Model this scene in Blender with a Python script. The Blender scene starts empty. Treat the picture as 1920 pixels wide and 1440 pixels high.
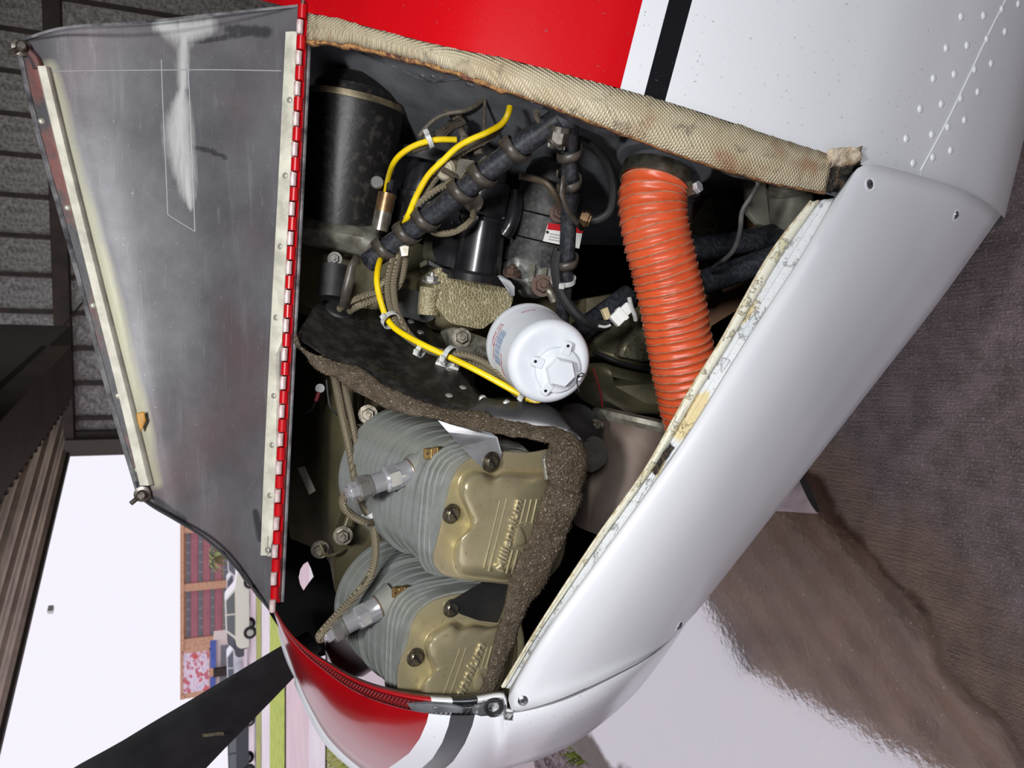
import bpy, bmesh, math, random
from mathutils import Vector, Matrix, noise as mnoise
V = Vector
C = bpy.context.scene.collection
SC = bpy.context.scene
# ------------------------------------------------------------------ camera, sky, lamps, exposure
PITCH = math.radians(21.3); FPX = 1387.0; EYE = V((0, 0, 1.6))
cp_, sp_ = math.cos(PITCH), math.sin(PITCH)
cam_d = bpy.data.cameras.new('camera'); cam = bpy.data.objects.new('camera', cam_d); C.objects.link(cam)
cam_d.sensor_fit = 'HORIZONTAL'; cam_d.sensor_width = 36; cam_d.lens = FPX * 36 / 1920
cam_d.clip_start = 0.02; cam_d.clip_end = 600
cam_d.dof.use_dof = True; cam_d.dof.focus_distance = 0.86; cam_d.dof.aperture_fstop = 14
# the phone was held on its side: the picture's left is up
cam.matrix_world = Matrix(((0, 1, 0, EYE.x), (-sp_, 0, -cp_, EYE.y), (-cp_, 0, sp_, EYE.z), (0, 0, 0, 1)))
SC.camera = cam
W = bpy.data.worlds.new('sky'); SC.world = W; W.use_nodes = True
W.node_tree.nodes['Background'].inputs[0].default_value = (0.90, 0.875, 0.965, 1)   # even overcast
W.node_tree.nodes['Background'].inputs[1].default_value = 1.03
def lamp(name, loc, target, size, power, col=(1, 1, 1)):
    l = bpy.data.lights.new(name, 'AREA'); l.shape = 'DISK'; l.size = size; l.energy = power; l.color = col
    o = bpy.data.objects.new(name, l); C.objects.link(o); o.location = loc
    o.rotation_euler = (V(target) - V(loc)).to_track_quat('-Z', 'Y').to_euler(); return o
lamp('work_lamp', (0.04, -0.04, 2.02), (0, 0.95, 1.15), 0.10, 9.5, (1, 0.985, 0.96))
lamp('front_fill', (0.55, -1.6, 2.45), (0.1, 0.8, 0.9), 0.55, 38, (0.95, 0.97, 1.0))  # added fill from behind the camera, no such fixture known
lamp('far_wall_fill', (3.0, 6.6, 3.4), (2.2, 11.6, 2.6), 0.8, 55, (1, 0.97, 0.93))  # added light that lifts the dim far wall, its source is invented
vs = SC.view_settings
SC.display_settings.display_device = 'sRGB'
vs.view_transform = 'Standard'; vs.look = 'None'; vs.exposure = 0.0; vs.gamma = 1.0; vs.use_curve_mapping = False
SC.cycles.use_denoising = True
SC.cycles.max_bounces = 6; SC.cycles.diffuse_bounces = 3; SC.cycles.glossy_bounces = 3

# ------------------------------------------------------------------ helpers
def P(px, py, D):
    """the point at distance D (world y) seen at a place of the photograph"""
    u = (px - 960) / FPX; v = (720 - py) / FPX
    d = V((v, cp_ - u * sp_, -sp_ - u * cp_))
    return EYE + d * (D / d.y)
def PX(p):
    q = cam.matrix_world.inverted() @ V(p); return 960 + FPX * q.x / -q.z, 720 - FPX * q.y / -q.z
def mpp(p):                                             # metres per photo pixel at a point
    return (cam.matrix_world.inverted() @ V(p)).z / -FPX
def cr(pts, n):
    """n points along a smooth curve through tuples/vectors"""
    pts = [tuple(p) if len(p) > 1 else (p[0], 0.0) for p in pts]; m = len(pts); out = []
    if m == 2: return [V([a + (b - a) * i / (n - 1) for a, b in zip(*pts)]) for i in range(n)]
    ext = [tuple(2 * a - b for a, b in zip(pts[0], pts[1]))] + pts + [tuple(2 * a - b for a, b in zip(pts[-1], pts[-2]))]
    # parametrise by chord
    L = [0]
    for i in range(1, m): L.append(L[-1] + max(1e-9, math.dist(pts[i], pts[i - 1])))
    k = 0
    for i in range(n):
        s = L[-1] * i / (n - 1)
        while k < m - 2 and s > L[k + 1]: k += 1
        t = (s - L[k]) / (L[k + 1] - L[k]); p0, p1, p2, p3 = ext[k:k + 4]
        out.append(V([0.5 * (2 * b + (c - a) * t + (2 * a - 5 * b + 4 * c - d) * t * t + (3 * b - a - 3 * c + d) * t ** 3)
                      for a, b, c, d in zip(p0, p1, p2, p3)]))
    return out
def PP(pts): return [P(*p) for p in pts]
def curve(pts, n): return PP(cr(pts, n))
def frame(o, z, x=(1, 0, 0)):
    z = V(z).normalized(); x = V(x); x = (x - z * x.dot(z)).normalized(); y = z.cross(x)
    return Matrix(((x.x, y.x, z.x, o[0]), (x.y, y.y, z.y, o[1]), (x.z, y.z, z.z, o[2]), (0, 0, 0, 1)))
def rnd_unit(rg): return V((rg.gauss(0, 1), rg.gauss(0, 1), rg.gauss(0, 1))).normalized()
class MB:
    def __init__(s): s.bm = bmesh.new()
    def grid(s, rows, closed=False, flip=False):
        vv = [[s.bm.verts.new(p) for p in r] for r in rows]
        for a, b in zip(vv, vv[1:]):
            n = len(a)
            for i in range(n if closed else n - 1):
                j = (i + 1) % n; f = (a[i], a[j], b[j], b[i])
                try: s.bm.faces.new(f[::-1] if flip else f)
                except ValueError: pass
        return vv
    def cap(s, ring, flip=False):
        try: s.bm.faces.new(ring[::-1] if flip else ring)
        except ValueError: pass
    def tube(s, pts, r, seg=10, up=None, flat=1.0):
        pts = [V(p) for p in pts]; n = len(pts); rr = r if isinstance(r, (list, tuple)) else [r] * n
        rows = []; ref = V(up) if up else V((0.3, 0.5, 0.81))
        for i, p in enumerate(pts):
            t = (pts[min(i + 1, n - 1)] - pts[max(i - 1, 0)])
            t = t.normalized() if t.length > 1e-9 else V((0, 0, 1))
            a = ref - t * ref.dot(t)
            if a.length < 1e-4: a = t.orthogonal()
            a.normalize(); b = t.cross(a); ref = a if not up else V(up)
            rows.append([p + (a * math.cos(q) * flat + b * math.sin(q)) * rr[i] for q in [2 * math.pi * k / seg for k in range(seg)]])
        vv = s.grid(rows, True); s.cap(vv[0], True); s.cap(vv[-1]); return vv
    def lathe(s, M, prof, seg=24, cap0=True, cap1=True):
        rows = [[M @ V((r * math.cos(a), r * math.sin(a), h)) for a in [2 * math.pi * k / seg for k in range(seg)]] for h, r in prof]
        vv = s.grid(rows, True)
        if cap0: s.cap(vv[0], True)
        if cap1: s.cap(vv[-1])
        return vv
    def prism(s, M, poly, z0, z1, top=None):
        """extruded outline; top: other outline for the upper ring"""
        a = [s.bm.verts.new(M @ V((x, y, z0))) for x, y in poly]
        b = [s.bm.verts.new(M @ V((x, y, z1))) for x, y in (top or poly)]
        n = len(a)
        for i in range(n): s.bm.faces.new((a[i], a[(i + 1) % n], b[(i + 1) % n], b[i]))
        s.cap(a, True); s.cap(b); return a, b
    def box(s, M, x0, x1, y0, y1, z0, z1):
        return s.prism(M, [(x0, y0), (x1, y0), (x1, y1), (x0, y1)], z0, z1)
    def hexa(s, M, r, z0, z1, ch=0.12):
        h = [(r * math.cos(math.pi / 3 * k), r * math.sin(math.pi / 3 * k)) for k in range(6)]
        hs = [(x * (1 - ch), y * (1 - ch)) for x, y in h]
        c = (z1 - z0) * 0.15
        s.prism(M, h, z0, z1 - c); s.prism(M, h, z1 - c, z1, hs)
    def dome(s, M, r, h, seg=12, rings=4):
        s.lathe(M, [(h * math.sin(math.pi / 2 * k / rings), r * math.cos(math.pi / 2 * k / rings) + 1e-5) for k in range(rings + 1)], seg)
    def rounded(s, poly, rad, n=4):
        return rpoly(poly, rad, n)
def rpoly(poly, rad, n=5):
    out = []; m = len(poly)
    for i in range(m):
        p0, p1, p2 = V(poly[i - 1]), V(poly[i]), V(poly[(i + 1) % m])
        rr = rad[i] if isinstance(rad, (list, tuple)) else rad
        a = (p0 - p1); b = (p2 - p1); la, lb = a.length, b.length; a.normalize(); b.normalize()
        d = min(rr, la * .48, lb * .48); q0, q1 = p1 + a * d, p1 + b * d
        for k in range(n + 1):
            t = k / n; out.append(tuple(q0 * (1 - t) ** 2 + p1 * 2 * t * (1 - t) + q1 * t * t))
    return out
WLOC = {}
def tag(o, label=None, cat=None, group=None, kind=None):
    if label: o['label'] = label
    if cat: o['category'] = cat
    if group: o['group'] = group
    if kind: o['kind'] = kind
    return o
def thing(name, label, cat, loc, group=None):
    o = bpy.data.objects.new(name, None); C.objects.link(o); o.location = loc; o.empty_display_size = .02
    WLOC[o.name] = V(loc); return tag(o, label, cat, group)
def obj(name, mb, m, parent=None, smooth=35, world0=False, solid=0, bevel=0, sub=0, offset=-1, kind=None, label=None, jitter=None):
    bm = mb.bm if isinstance(mb, MB) else mb
    bmesh.ops.remove_doubles(bm, verts=bm.verts, dist=1e-6)
    bmesh.ops.recalc_face_normals(bm, faces=bm.faces)
    vs_ = [v.co for v in bm.verts]
    lo = V([min(v[i] for v in vs_) for i in range(3)]); hi = V([max(v[i] for v in vs_) for i in range(3)])
    loc = V((0, 0, 0)) if world0 else (lo + hi) / 2
    bmesh.ops.translate(bm, verts=bm.verts, vec=-loc)
    me = bpy.data.meshes.new(name); bm.to_mesh(me); bm.free()
    if smooth:
        me.shade_smooth(); me.set_sharp_from_angle(angle=math.radians(smooth))
    me.materials.append(m)
    o = bpy.data.objects.new(name, me); C.objects.link(o)
    pl = WLOC[parent.name] if parent else V((0, 0, 0))
    o.parent = parent; o.location = loc - pl; WLOC[o.name] = loc
    if solid:
        md = o.modifiers.new('thickness', 'SOLIDIFY'); md.thickness = solid; md.offset = offset
    if bevel:
        md = o.modifiers.new('soft edges', 'BEVEL'); md.width = bevel; md.segments = 2; md.limit_method = 'ANGLE'; md.angle_limit = math.radians(40)
    if sub:
        md = o.modifiers.new('smooth', 'SUBSURF'); md.levels = sub; md.render_levels = sub
    if kind: o['kind'] = kind
    if label: o['label'] = label
    return o
def inst(src, M, parent, name=None):
    """a copy of a locally built piece, sharing its mesh, placed by a world matrix"""
    o = src.copy(); C.objects.link(o); o.parent = parent
    pl = WLOC[parent.name] if parent else V((0, 0, 0))
    o.matrix_basis = Matrix.Translation(-pl) @ M; WLOC[o.name] = M.translation.copy(); return o
def place(o, M, parent):
    o.parent = parent; pl = WLOC[parent.name] if parent else V((0, 0, 0))
    o.matrix_basis = Matrix.Translation(-pl) @ M; WLOC[o.name] = M.translation.copy()
class Piece:
    """first call places the piece itself, later calls copies of it"""
    def __init__(s, name, mb, m, smooth=35, fix=True):
        s.o = obj(name, mb, m, None, smooth, world0=True); s.used = False
    def __call__(s, M, parent, label=None):
        if not s.used: place(s.o, M, parent); s.used = True; o = s.o
        else: o = inst(s.o, M, parent)
        if label: o['label'] = label
        return o
# ------------------------------------------------------------------ materials
def lin(c): return tuple(((x / 255 + 0.055) / 1.055) ** 2.4 if x > 10 else x / 255 / 12.92 for x in c)
class NT:
    def __init__(s, name):
        s.m = bpy.data.materials.new(name); s.m.use_nodes = True; s.t = s.m.node_tree; s.n = s.t.nodes; s.b = s.n['Principled BSDF']
        s._tc = None
    def add(s, typ, **kw):
        n = s.n.new(typ)
        for k, v in kw.items():
            if k.startswith('i_'):
                key = k[2:]; key = int(key) if key.isdigit() else key.replace('_', ' ')
                if hasattr(v, 'is_output') or isinstance(v, bpy.types.NodeSocket): s.t.links.new(v, n.inputs[key])
                else: n.inputs[key].default_value = v
            else: setattr(n, k, v)
        return n
    def L(s, a, b): s.t.links.new(a, b)
    def tc(s, kind='Object'):
        if not s._tc: s._tc = s.n.new('ShaderNodeTexCoord')
        return s._tc.outputs[kind]
    def mapped(s, scale=(1, 1, 1), rot=(0, 0, 0), kind='Object'):
        return s.add('ShaderNodeMapping', i_Vector=s.tc(kind), i_Scale=scale, i_Rotation=rot).outputs[0]
    def noise(s, scale, detail=3, rough=.55, vec=None, out=0):
        return s.add('ShaderNodeTexNoise', i_Vector=vec or s.tc(), i_Scale=scale, i_Detail=detail, i_Roughness=rough).outputs[out]
    def ramp(s, fac, stops):
        r = s.add('ShaderNodeValToRGB', i_Fac=fac); e = r.color_ramp.elements
        while len(e) < len(stops): e.new(0.5)
        for k, (p, c) in enumerate(stops):
            e[k].position = p; e[k].color = (*c, 1) if isinstance(c, tuple) else (c, c, c, 1)
        return r.outputs[0]
    def mix(s, fac, a, b, mode='MIX'):
        n = s.add('ShaderNodeMix', data_type='RGBA', blend_type=mode)
        for k, v in ((0, fac), (6, a), (7, b)):
            if isinstance(v, bpy.types.NodeSocket): s.L(v, n.inputs[k])
            elif k == 0: n.inputs[0].default_value = v
            else: n.inputs[k].default_value = (*v, 1)
        return n.outputs[2]
    def math(s, op, a, b=0.0, c=None):
        n = s.add('ShaderNodeMath', operation=op)
        for k, v in enumerate((a, b) if c is None else (a, b, c)):
            if isinstance(v, bpy.types.NodeSocket): s.L(v, n.inputs[k])
            else: n.inputs[k].default_value = v
        return n.outputs[0]
    def bump(s, h, strength=.3, dist=.001):
        b = s.add('ShaderNodeBump', i_Strength=strength, i_Distance=dist, i_Height=h); s.L(b.outputs[0], s.b.inputs['Normal']); return b
    def set(s, col=None, rough=None, metal=None, spec=None, coat=None):
        for key, v in (('Base Color', col), ('Roughness', rough), ('Metallic', metal), ('Specular IOR Level', spec), ('Coat Weight', coat)):
            if v is None: continue
            if isinstance(v, bpy.types.NodeSocket): s.L(v, s.b.inputs[key])
            elif key == 'Base Color': s.b.inputs[key].default_value = (*v, 1)
            else: s.b.inputs[key].default_value = v
        return s.m
_mats = {}
def M_(name, c, rough=.5, metal=0, c2=None, scale=40, lo=.4, hi=.65, bump=None, spec=None, coat=None, detail=4, r2=None):
    """plain material: two colours mixed by noise, optional relief (scale, strength, distance)"""
    if name in _mats: return _mats[name]
    t = NT(name)
    if c2:
        f = t.ramp(t.noise(scale, detail), [(lo, 0.0), (hi, 1.0)])
        col = t.mix(f, lin(c), lin(c2)); 
        if r2 is not None: rough = t.math('MULTIPLY_ADD', f, r2 - rough, rough)
    else: col = lin(c)
    t.set(col, rough, metal, spec, coat)
    if bump: t.bump(t.noise(bump[0], 3), bump[1], bump[2])
    _mats[name] = t.m; return t.m
# ------------------------------------------------------------------ surface tools
def at_z(px, py, z=0.0):
    d = P(px, py, 1.0) - EYE; return EYE + d * ((z - EYE.z) / d.z)
def coons(c0, c1, d0, d1, nu, nv, bulge=0.0):
    """patch between four curves (c0,c1 along u; d0,d1 along v) given as photo place + distance"""
    a, b, c, d = cr(c0, nu), cr(c1, nu), cr(d0, nv), cr(d1, nv); rows = []
    for j in range(nv):
        v = j / (nv - 1); r = []
        for i in range(nu):
            u = i / (nu - 1)
            p = a[i] * (1 - v) + b[i] * v + c[j] * (1 - u) + d[j] * u - (a[0] * (1 - u) * (1 - v) + a[-1] * u * (1 - v) + b[0] * (1 - u) * v + b[-1] * u * v)
            p.z += bulge * math.sin(math.pi * v); r.append(P(*p))
        rows.append(r)
    return rows
def rowgrid(rows, nu, nv):
    """rows of control points (photo place + distance): smooth along and across"""
    R = [cr(r, nu) for r in rows]; cols = [cr([r[i] for r in R], nv) for i in range(nu)]
    return [[P(*cols[i][j]) for i in range(nu)] for j in range(nv)]
from mathutils.bvhtree import BVHTree
def bvh(rows):
    vs_, fs = [], []
    n = len(rows[0])
    for r in rows: vs_ += r
    for j in range(len(rows) - 1):
        for i in range(n - 1): fs.append((j * n + i, j * n + i + 1, (j + 1) * n + i + 1, (j + 1) * n + i))
    return BVHTree.FromPolygons(vs_, fs)
def hit(tree, px, py):
    d = (P(px, py, 1) - EYE).normalized(); p, n, _, _ = tree.ray_cast(EYE, d)
    if p is None:                                        # just beside the surface: the nearest place along the sight line
        b = min((tree.find_nearest(P(px, py, .62 + .02 * k)) for k in range(50)), key=lambda r: r[3]); p, n = b[0], b[1]
    if n.dot(d) > 0: n = -n
    return p, n
def paint_stripes(name, lines, cols, rough=.3, chips=True):
    """paint bands cut by planes that hold the world y axis; lines: pairs of points on each colour edge"""
    t = NT(name); pos = t.tc(); sep = t.add('ShaderNodeSeparateXYZ', i_Vector=pos)
    col = lin(cols[0])
    for (a, b), c in zip(lines, cols[1:]):
        nx, nz = (b - a).z, -(b - a).x; l = math.hypot(nx, nz); nx /= l; nz /= l
        if nz > 0: nx, nz = -nx, -nz                                  # positive = below the line
        g = t.math('ADD', t.math('ADD', t.math('MULTIPLY', sep.outputs[0], nx), t.math('MULTIPLY', sep.outputs[2], nz)), -(nx * a.x + nz * a.z))
        f = t.math('GREATER_THAN', g, 0.0)
        col = t.mix(f, col, lin(c))
    if chips:
        f = t.ramp(t.noise(260, 2), [(.70, 0.0), (.73, 1.0)])
        col = t.mix(t.math('MULTIPLY', f, .5), col, lin((90, 95, 100)))
    t.set(col, rough, 0, .5, .25); t.b.inputs['Coat Roughness'].default_value = .12
    t.bump(t.noise(70, 2), .05, .002); return t.m
WHITE = (226, 229, 234); RED = (196, 12, 22); BLACK = (22, 23, 27)
# ------------------------------------------------------------------ the setting
def build_setting():
    # ---- ground
    t = NT('concrete'); n1 = t.noise(1.3, 5); n2 = t.noise(14, 6, .7); n3 = t.noise(160, 3)
    br = t.noise(1, 3, .7, vec=t.mapped((170, 9, 1), (0, 0, .55)))
    c = t.mix(t.ramp(n1, [(.38, 0.0), (.62, 1.0)]), lin((114, 99, 98)), lin((134, 118, 121)))
    c = t.mix(t.math('MULTIPLY', t.ramp(n2, [(.35, 0.0), (.65, 1.0)]), .7), c, lin((70, 58, 56)))
    c = t.mix(t.math('MULTIPLY', t.ramp(n3, [(.55, 0.0), (.72, 1.0)]), .5), c, lin((190, 178, 174)))
    t.set(c, .42, 0, .5); t.bump(t.math('ADD', t.math('MULTIPLY', br, 1.0), n3), .9, .005)
    # wet, browner zone by the rain water: fades with a ragged edge
    sp = t.add('ShaderNodeSeparateXYZ', i_Vector=t.tc()); w0, w1 = at_z(1520, 850), at_z(1900, 1330); wd_ = (w1 - w0).normalized(); nn = V((-wd_.y, wd_.x, 0)); nn = nn if nn.x < 0 else -nn
    gg = t.math('ADD', t.math('ADD', t.math('MULTIPLY', sp.outputs[0], nn.x), t.math('MULTIPLY', sp.outputs[1], nn.y)), -nn.dot(w0))
    gg = t.math('ADD', t.math('MULTIPLY_ADD', gg, 2.2, .42), t.math('SUBTRACT', t.noise(5, 5, .65), .5)); wet = t.ramp(gg, [(.0, 0.0), (.35, 1.0)])
    c = t.mix(wet, c, t.mix(t.ramp(n2, [(.35, 0.0), (.65, 1.0)]), lin((124, 100, 84)), lin((98, 78, 66)))); 
    t.set(c, t.math('MULTIPLY_ADD', wet, -.22, .5), 0, .5)
    conc = t.m
    a = at_z(1062, 1393); b = at_z(1112, 1442); dirn = (b - a).normalized()
    mb = MB(); fl = [a - dirn * 1.2, b + dirn * 3.5]
    # slab: from the slab edge under the aeroplane and inwards
    p0, p1 = a - dirn * 14, b + dirn * 4
    mb.prism(Matrix(), [(p0.x, p0.y), (p1.x, p1.y), (p1.x, -8), (14, -8), (14, 14), (p0.x, 14)][::-1] if False else [(p0.x, p0.y), (p1.x, p1.y), (p1.x, -8), (14, -8), (14, p0.y)], -.12, 0)
    tag(obj('floor', mb, conc, smooth=0, world0=True), kind='structure')
    pave = M_('wet_pavement', (214, 190, 194), .35, 0, (196, 176, 182), 1.5, bump=(40, .3, .01))
    mb = MB(); mb.box(Matrix(), -160, 160, -40, 260, -.30, -.121)
    tag(obj('ground', mb, pave, smooth=0), kind='structure')
    # ---- gravel strip by the slab edge, with weeds
    gm = M_('gravel_grey', (176, 158, 164), .8, 0, (120, 104, 108), 45, .42, .6, bump=(60, .9, .02))
    rg = random.Random(4)
    mb = MB(); nrm = V((-dirn.y, dirn.x, 0)); nrm = nrm if nrm.x < 0 else -nrm
    base = a - dirn * .6
    rows = []
    for j in range(24):
        rows.append([base + dirn * (i * .09) + nrm * (.01 + j * .045) + V((0, 0, -.10 + .03 * rg.random())) for i in range(28)])
    mb.grid(rows); tag(obj('gravel', mb, gm, smooth=0), 'rough pinkish grey gravel strip beside the concrete slab edge', 'gravel', kind='stuff')
    wm = M_('weed_green', (150, 160, 60), .6, 0, (104, 124, 50), 30)
    w0 = at_z(1058, 1398); mb = MB()
    for k in range(90):
        q = w0 + V((rg.uniform(-.09, .07), rg.uniform(-.08, .08), -.09)); h = rg.uniform(.03, .10); a2 = rg.uniform(0, 6.28); w = rg.uniform(.003, .008)
        d = V((math.cos(a2), math.sin(a2), 0)); s = V((-d.y, d.x, 0)) * w
        tip = q + V((0, 0, h)) + d * h * .6; m1 = q + V((0, 0, h * .6)) + d * h * .2
        v = [mb.bm.verts.new(x) for x in (q - s, q + s, m1 + s, tip, m1 - s)]; mb.bm.faces.new(v)
    tag(obj('weeds', mb, wm, smooth=0), 'small clump of yellow green weeds growing at the slab edge', 'weeds', kind='stuff')
    # ---- rain water lying on the slab
    t = NT('rain_water'); n1 = t.noise(9, 5, .6); n2 = t.noise(70, 3)
    c = t.mix(t.ramp(n1, [(.35, 0.0), (.65, 1.0)]), lin((122, 86, 60)), lin((84, 58, 42)))
    c = t.mix(t.math('MULTIPLY', t.ramp(t.noise(3.5, 2), [(.55, 0.0), (.68, 1.0)]), .7), c, lin((58, 44, 38)))
    c = t.mix(t.ramp(n2, [(.69, 0.0), (.71, 1.0)]), c, lin((206, 196, 192)))
    t.set(c, .5, 0, .2); g = t.add('ShaderNodeBsdfGlossy', i_Roughness=.07, i_Color=(.97, .95, .98, 1))
    rip = t.add('ShaderNodeBump', i_Strength=.06, i_Distance=.004, i_Height=t.noise(40, 3)); t.L(rip.outputs[0], g.inputs['Normal'])
    ms = t.add('ShaderNodeMixShader', i_0=.57); t.L(t.b.outputs[0], ms.inputs[1]); t.L(g.outputs[0], ms.inputs[2])
    t.L(ms.outputs[0], t.n['Material Output'].inputs[0])
    q = [at_z(*p) for p in ((1180, 900), (1330, 800), (1450, 830), (1540, 880), (1630, 1000), (1730, 1110), (1800, 1230), (1940, 1440), (1940, 1640), (1600, 1740), (1300, 1560), (1140, 1440), (1100, 1380), (1090, 1200))]
    mb = MB(); n = len(q); out = []
    for i in range(n):
        for k in range(14):
            t_ = k / 14; pp = cr([q[i - 1], q[i], q[(i + 1) % n], q[(i + 2) % n]], 4)
            x = q[i].lerp(q[(i + 1) % n], t_); nn = mnoise.noise_vector(x * 9) * .03 + mnoise.noise_vector(x * 30) * .012
            out.append((x.x + nn.x, x.y + nn.y))
    cen = at_z(1420, 1200); R = [[V((cen.x + (x - cen.x) * k, cen.y + (y - cen.y) * k, z)) for x, y in out] for k, z in ((1, .0006), (.985, .0014), (.93, .002), (.80, .002), (.4, .002), (.02, .002))]
    vv = mb.grid(R, True); mb.cap(vv[-1]); pud = obj('puddle', mb, t.m, smooth=60)
    # the film of water thins out to nothing at its rim
    at_ = pud.data.attributes.new('film', 'FLOAT', 'POINT'); 
    outer = [V((x, y)) for x, y in out]
    at_.data.foreach_set('value', [min(1.0, min((V((v.co + WLOC[pud.name]).xy) - o_).length for o_ in outer) / .10) for v in pud.data.vertices])
    fa = t.add('ShaderNodeAttribute', attribute_name='film').outputs['Fac']; ff = t.ramp(t.math('ADD', fa, t.math('MULTIPLY', t.math('SUBTRACT', n1, .5), .9)), [(.12, 0.0), (.5, 1.0)])
    ff = t.math('MULTIPLY', ff, t.math('GREATER_THAN', fa, .0)); tr = t.add('ShaderNodeBsdfTransparent'); m2 = t.add('ShaderNodeMixShader'); t.L(ff, m2.inputs[0]); t.L(tr.outputs[0], m2.inputs[1]); t.L(ms.outputs[0], m2.inputs[2]); t.L(m2.outputs[0], t.n['Material Output'].inputs[0])
    tag(pud, 'shallow sheet of rainwater mirroring bright sky on the brown slab', 'puddle')
    # ---- strips of grass and tarmac outside
    gmat = M_('lawn', (196, 206, 92), .9, 0, (150, 168, 66), 3, bump=(8, .6, .05))
    far = M_('pale_road', (236, 226, 230), .7, 0, (222, 208, 214), .6)
    tan = M_('pink_apron', (226, 196, 200), .6, 0, (208, 184, 190), .5)
    def strip(name, p0, p1, m, label, cat, z):
        y0, y1 = at_z(p0, 720).y, at_z(p1, 720).y; mb = MB(); nseg = 40
        mb.grid([[V((-90 + 180 * i / nseg, y + .15 * mnoise.noise(V((i, y, 0))), z)) for i in range(nseg + 1)] for y in (y1, (y0 + y1) / 2, y0)])
        o = obj(name, mb, m, smooth=0)
        if cat == 'grass': tag(o, label, cat, kind='stuff')
        else: tag(o, kind='structure')
    strip('grass', 503, 530, gmat, 'bright green grass verge running between the apron and the road', 'grass', -.05)
    strip('road', 487, 503, far, None, 'road', -.08)
    strip('grass', 478, 487, M_('far_lawn', (176, 178, 92), .9, 0, (150, 150, 80), 1), 'narrow olive grass strip between the road and parked cars', 'grass', -.06)
    strip('pavement', 530, 572, tan, None, 'apron', -.09)
    strip('path', 572, 600, far, None, 'path', -.085)
    mb = MB(); y0 = at_z(605, 720).y; rg = random.Random(8)
    m0, m1 = at_z(602, 1500), at_z(700, 1425)
    for k in range(9000):
        q = at_z(rg.uniform(603, 720), rg.uniform(1330, 1560), 0); q.z = -.12; h = rg.uniform(.03, .10); a2 = rg.uniform(0, 6.28)
        d = V((math.cos(a2), math.sin(a2), 0)); s = V((-d.y, d.x, 0)) * .008
        v = [mb.bm.verts.new(x) for x in (q - s, q + s, q + V((0, 0, h)) + d * h * .5)]; mb.bm.faces.new(v)
    tag(obj('grass', mb, gmat, smooth=0), 'patch of yellow green grass just beyond the red and white nose', 'grass', kind='stuff')
    # ---- hangar side wall (panels between ribs), post and girt
    wm = NT('dusty_foil'); n = wm.noise(22, 5, .7)
    wm.set(wm.mix(wm.ramp(n, [(.35, 0.0), (.7, 1.0)]), lin((92, 90, 88)), lin((176, 174, 172))), .55, .25); wm.bump(wm.noise(60, 3), .5, .01); wm = wm.m
    stm = M_('brown_steel', (58, 46, 40), .6, .2, (40, 32, 30), 4)
    pl = P(200, 845, 12.0); pr = P(200, -60, 10.9); pl.z = pr.z = 0; wd = (pr - pl); wl = wd.length; wd.normalize(); Mw = frame((pl.x, pl.y, 0), (0, 0, 1), wd)
    if Mw.col[1].to_3d().y < 0: pass
    wall = thing('wall_hangar', None, None, (pl.x, pl.y, 0)); wall['kind'] = 'structure'
    ys = [845, 783, 718, 653, 588, 521, 450, 377, 303, 230, 153, 77, 8, -66, -140, -215, -290, -365]
    def along(py):
        p = P(180, py, 11.5); d = p - EYE; # meet wall plane
        nrm = V((wd.y, -wd.x, 0)); s = (pl - EYE).dot(nrm) / d.dot(nrm); return (EYE + d * s - pl).dot(wd)
    aa = [along(y) for y in ys]
    def panel_row(z0, z1, off):
        for x0, x1 in zip(aa, aa[1:]):
            mb = MB(); mb.box(Mw, x0 + .012, x1 - .012, off, off + .03, z0, z1); obj('wall_panel', mb, wm, wall, smooth=0, bevel=.006)
            mb = MB(); mb.box(Mw, x1 - .03, x1 + .03, off - .04, off + .02, z0, z1); obj('wall_rib', mb, stm, wall, smooth=0)
    zg = P(115, 500, 11.5).z
    panel_row(.0, zg - .02, 0); panel_row(zg - .015, 7.5, .05)
    mb = MB(); mb.box(Mw, 0, wl * 1.3, -.16, .06, zg - .1, zg + .1); obj('girt', mb, stm, wall, smooth=0, bevel=.01)
    mb = MB(); mb.box(Mw, -.02, along(818), -.2, .1, 0, zg + .2); obj('door_post', mb, M_('door_post', (74, 66, 60), .6), wall, smooth=0, bevel=.01)
    mb = MB(); mb.box(Mw, along(818), along(806), -.1, .1, 0, zg + .2); obj('door_post', mb, stm, wall, smooth=0)
    mb = MB(); q0, q1 = P(0, 765, 11), P(160, 560, 11.4); mb.tube([q0 + (q0 - q1), q1 + (q1 - q0) * .2], .012, 6); obj('bracing_wire', mb, stm, wall)
    # ---- roof of the hangar and the raised corrugated door leaf that hangs out of it
    H = 3.05
    A, B = at_z(125, 852, H), at_z(0, 1372, H); S1, S0 = at_z(118, 738, H), at_z(0, 892, H)
    d = (B - A).normalized(); B2 = A + d * ((-2.72 - A.x) / d.x)
    nr = V((-d.y, d.x, 0)); nr = nr if nr.y < 0 else -nr               # towards the camera
    roof = MB(); sd = (S0 - S1).normalized(); S9 = S1 + sd * 14; 
    roof.prism(Matrix(), [(S1.x + .1, S1.y), (S9.x + .1, S9.y), (9, -5), (9, 12.2), (S1.x + .5, 12.9), (S1.x - 2.5, 12.9)], 7.2, 7.3)
    tag(obj('ceiling', roof, M_('dark_roof', (46, 44, 42), .8), smooth=0), kind='structure')
    back = MB(); back.box(Matrix(), -2.9, 9.2, -5.2, -5.05, 0, 7.3); tag(obj('wall_back', back, M_('dark_roof', (46, 44, 42), .8), smooth=0), kind='structure')
    rw = MB(); rw.box(Matrix(), 9.0, 9.15, -5.1, 12.2, 0, 7.3); tag(obj('wall_right', rw, M_('dark_roof', (46, 44, 42), .8), smooth=0), kind='structure')
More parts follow.
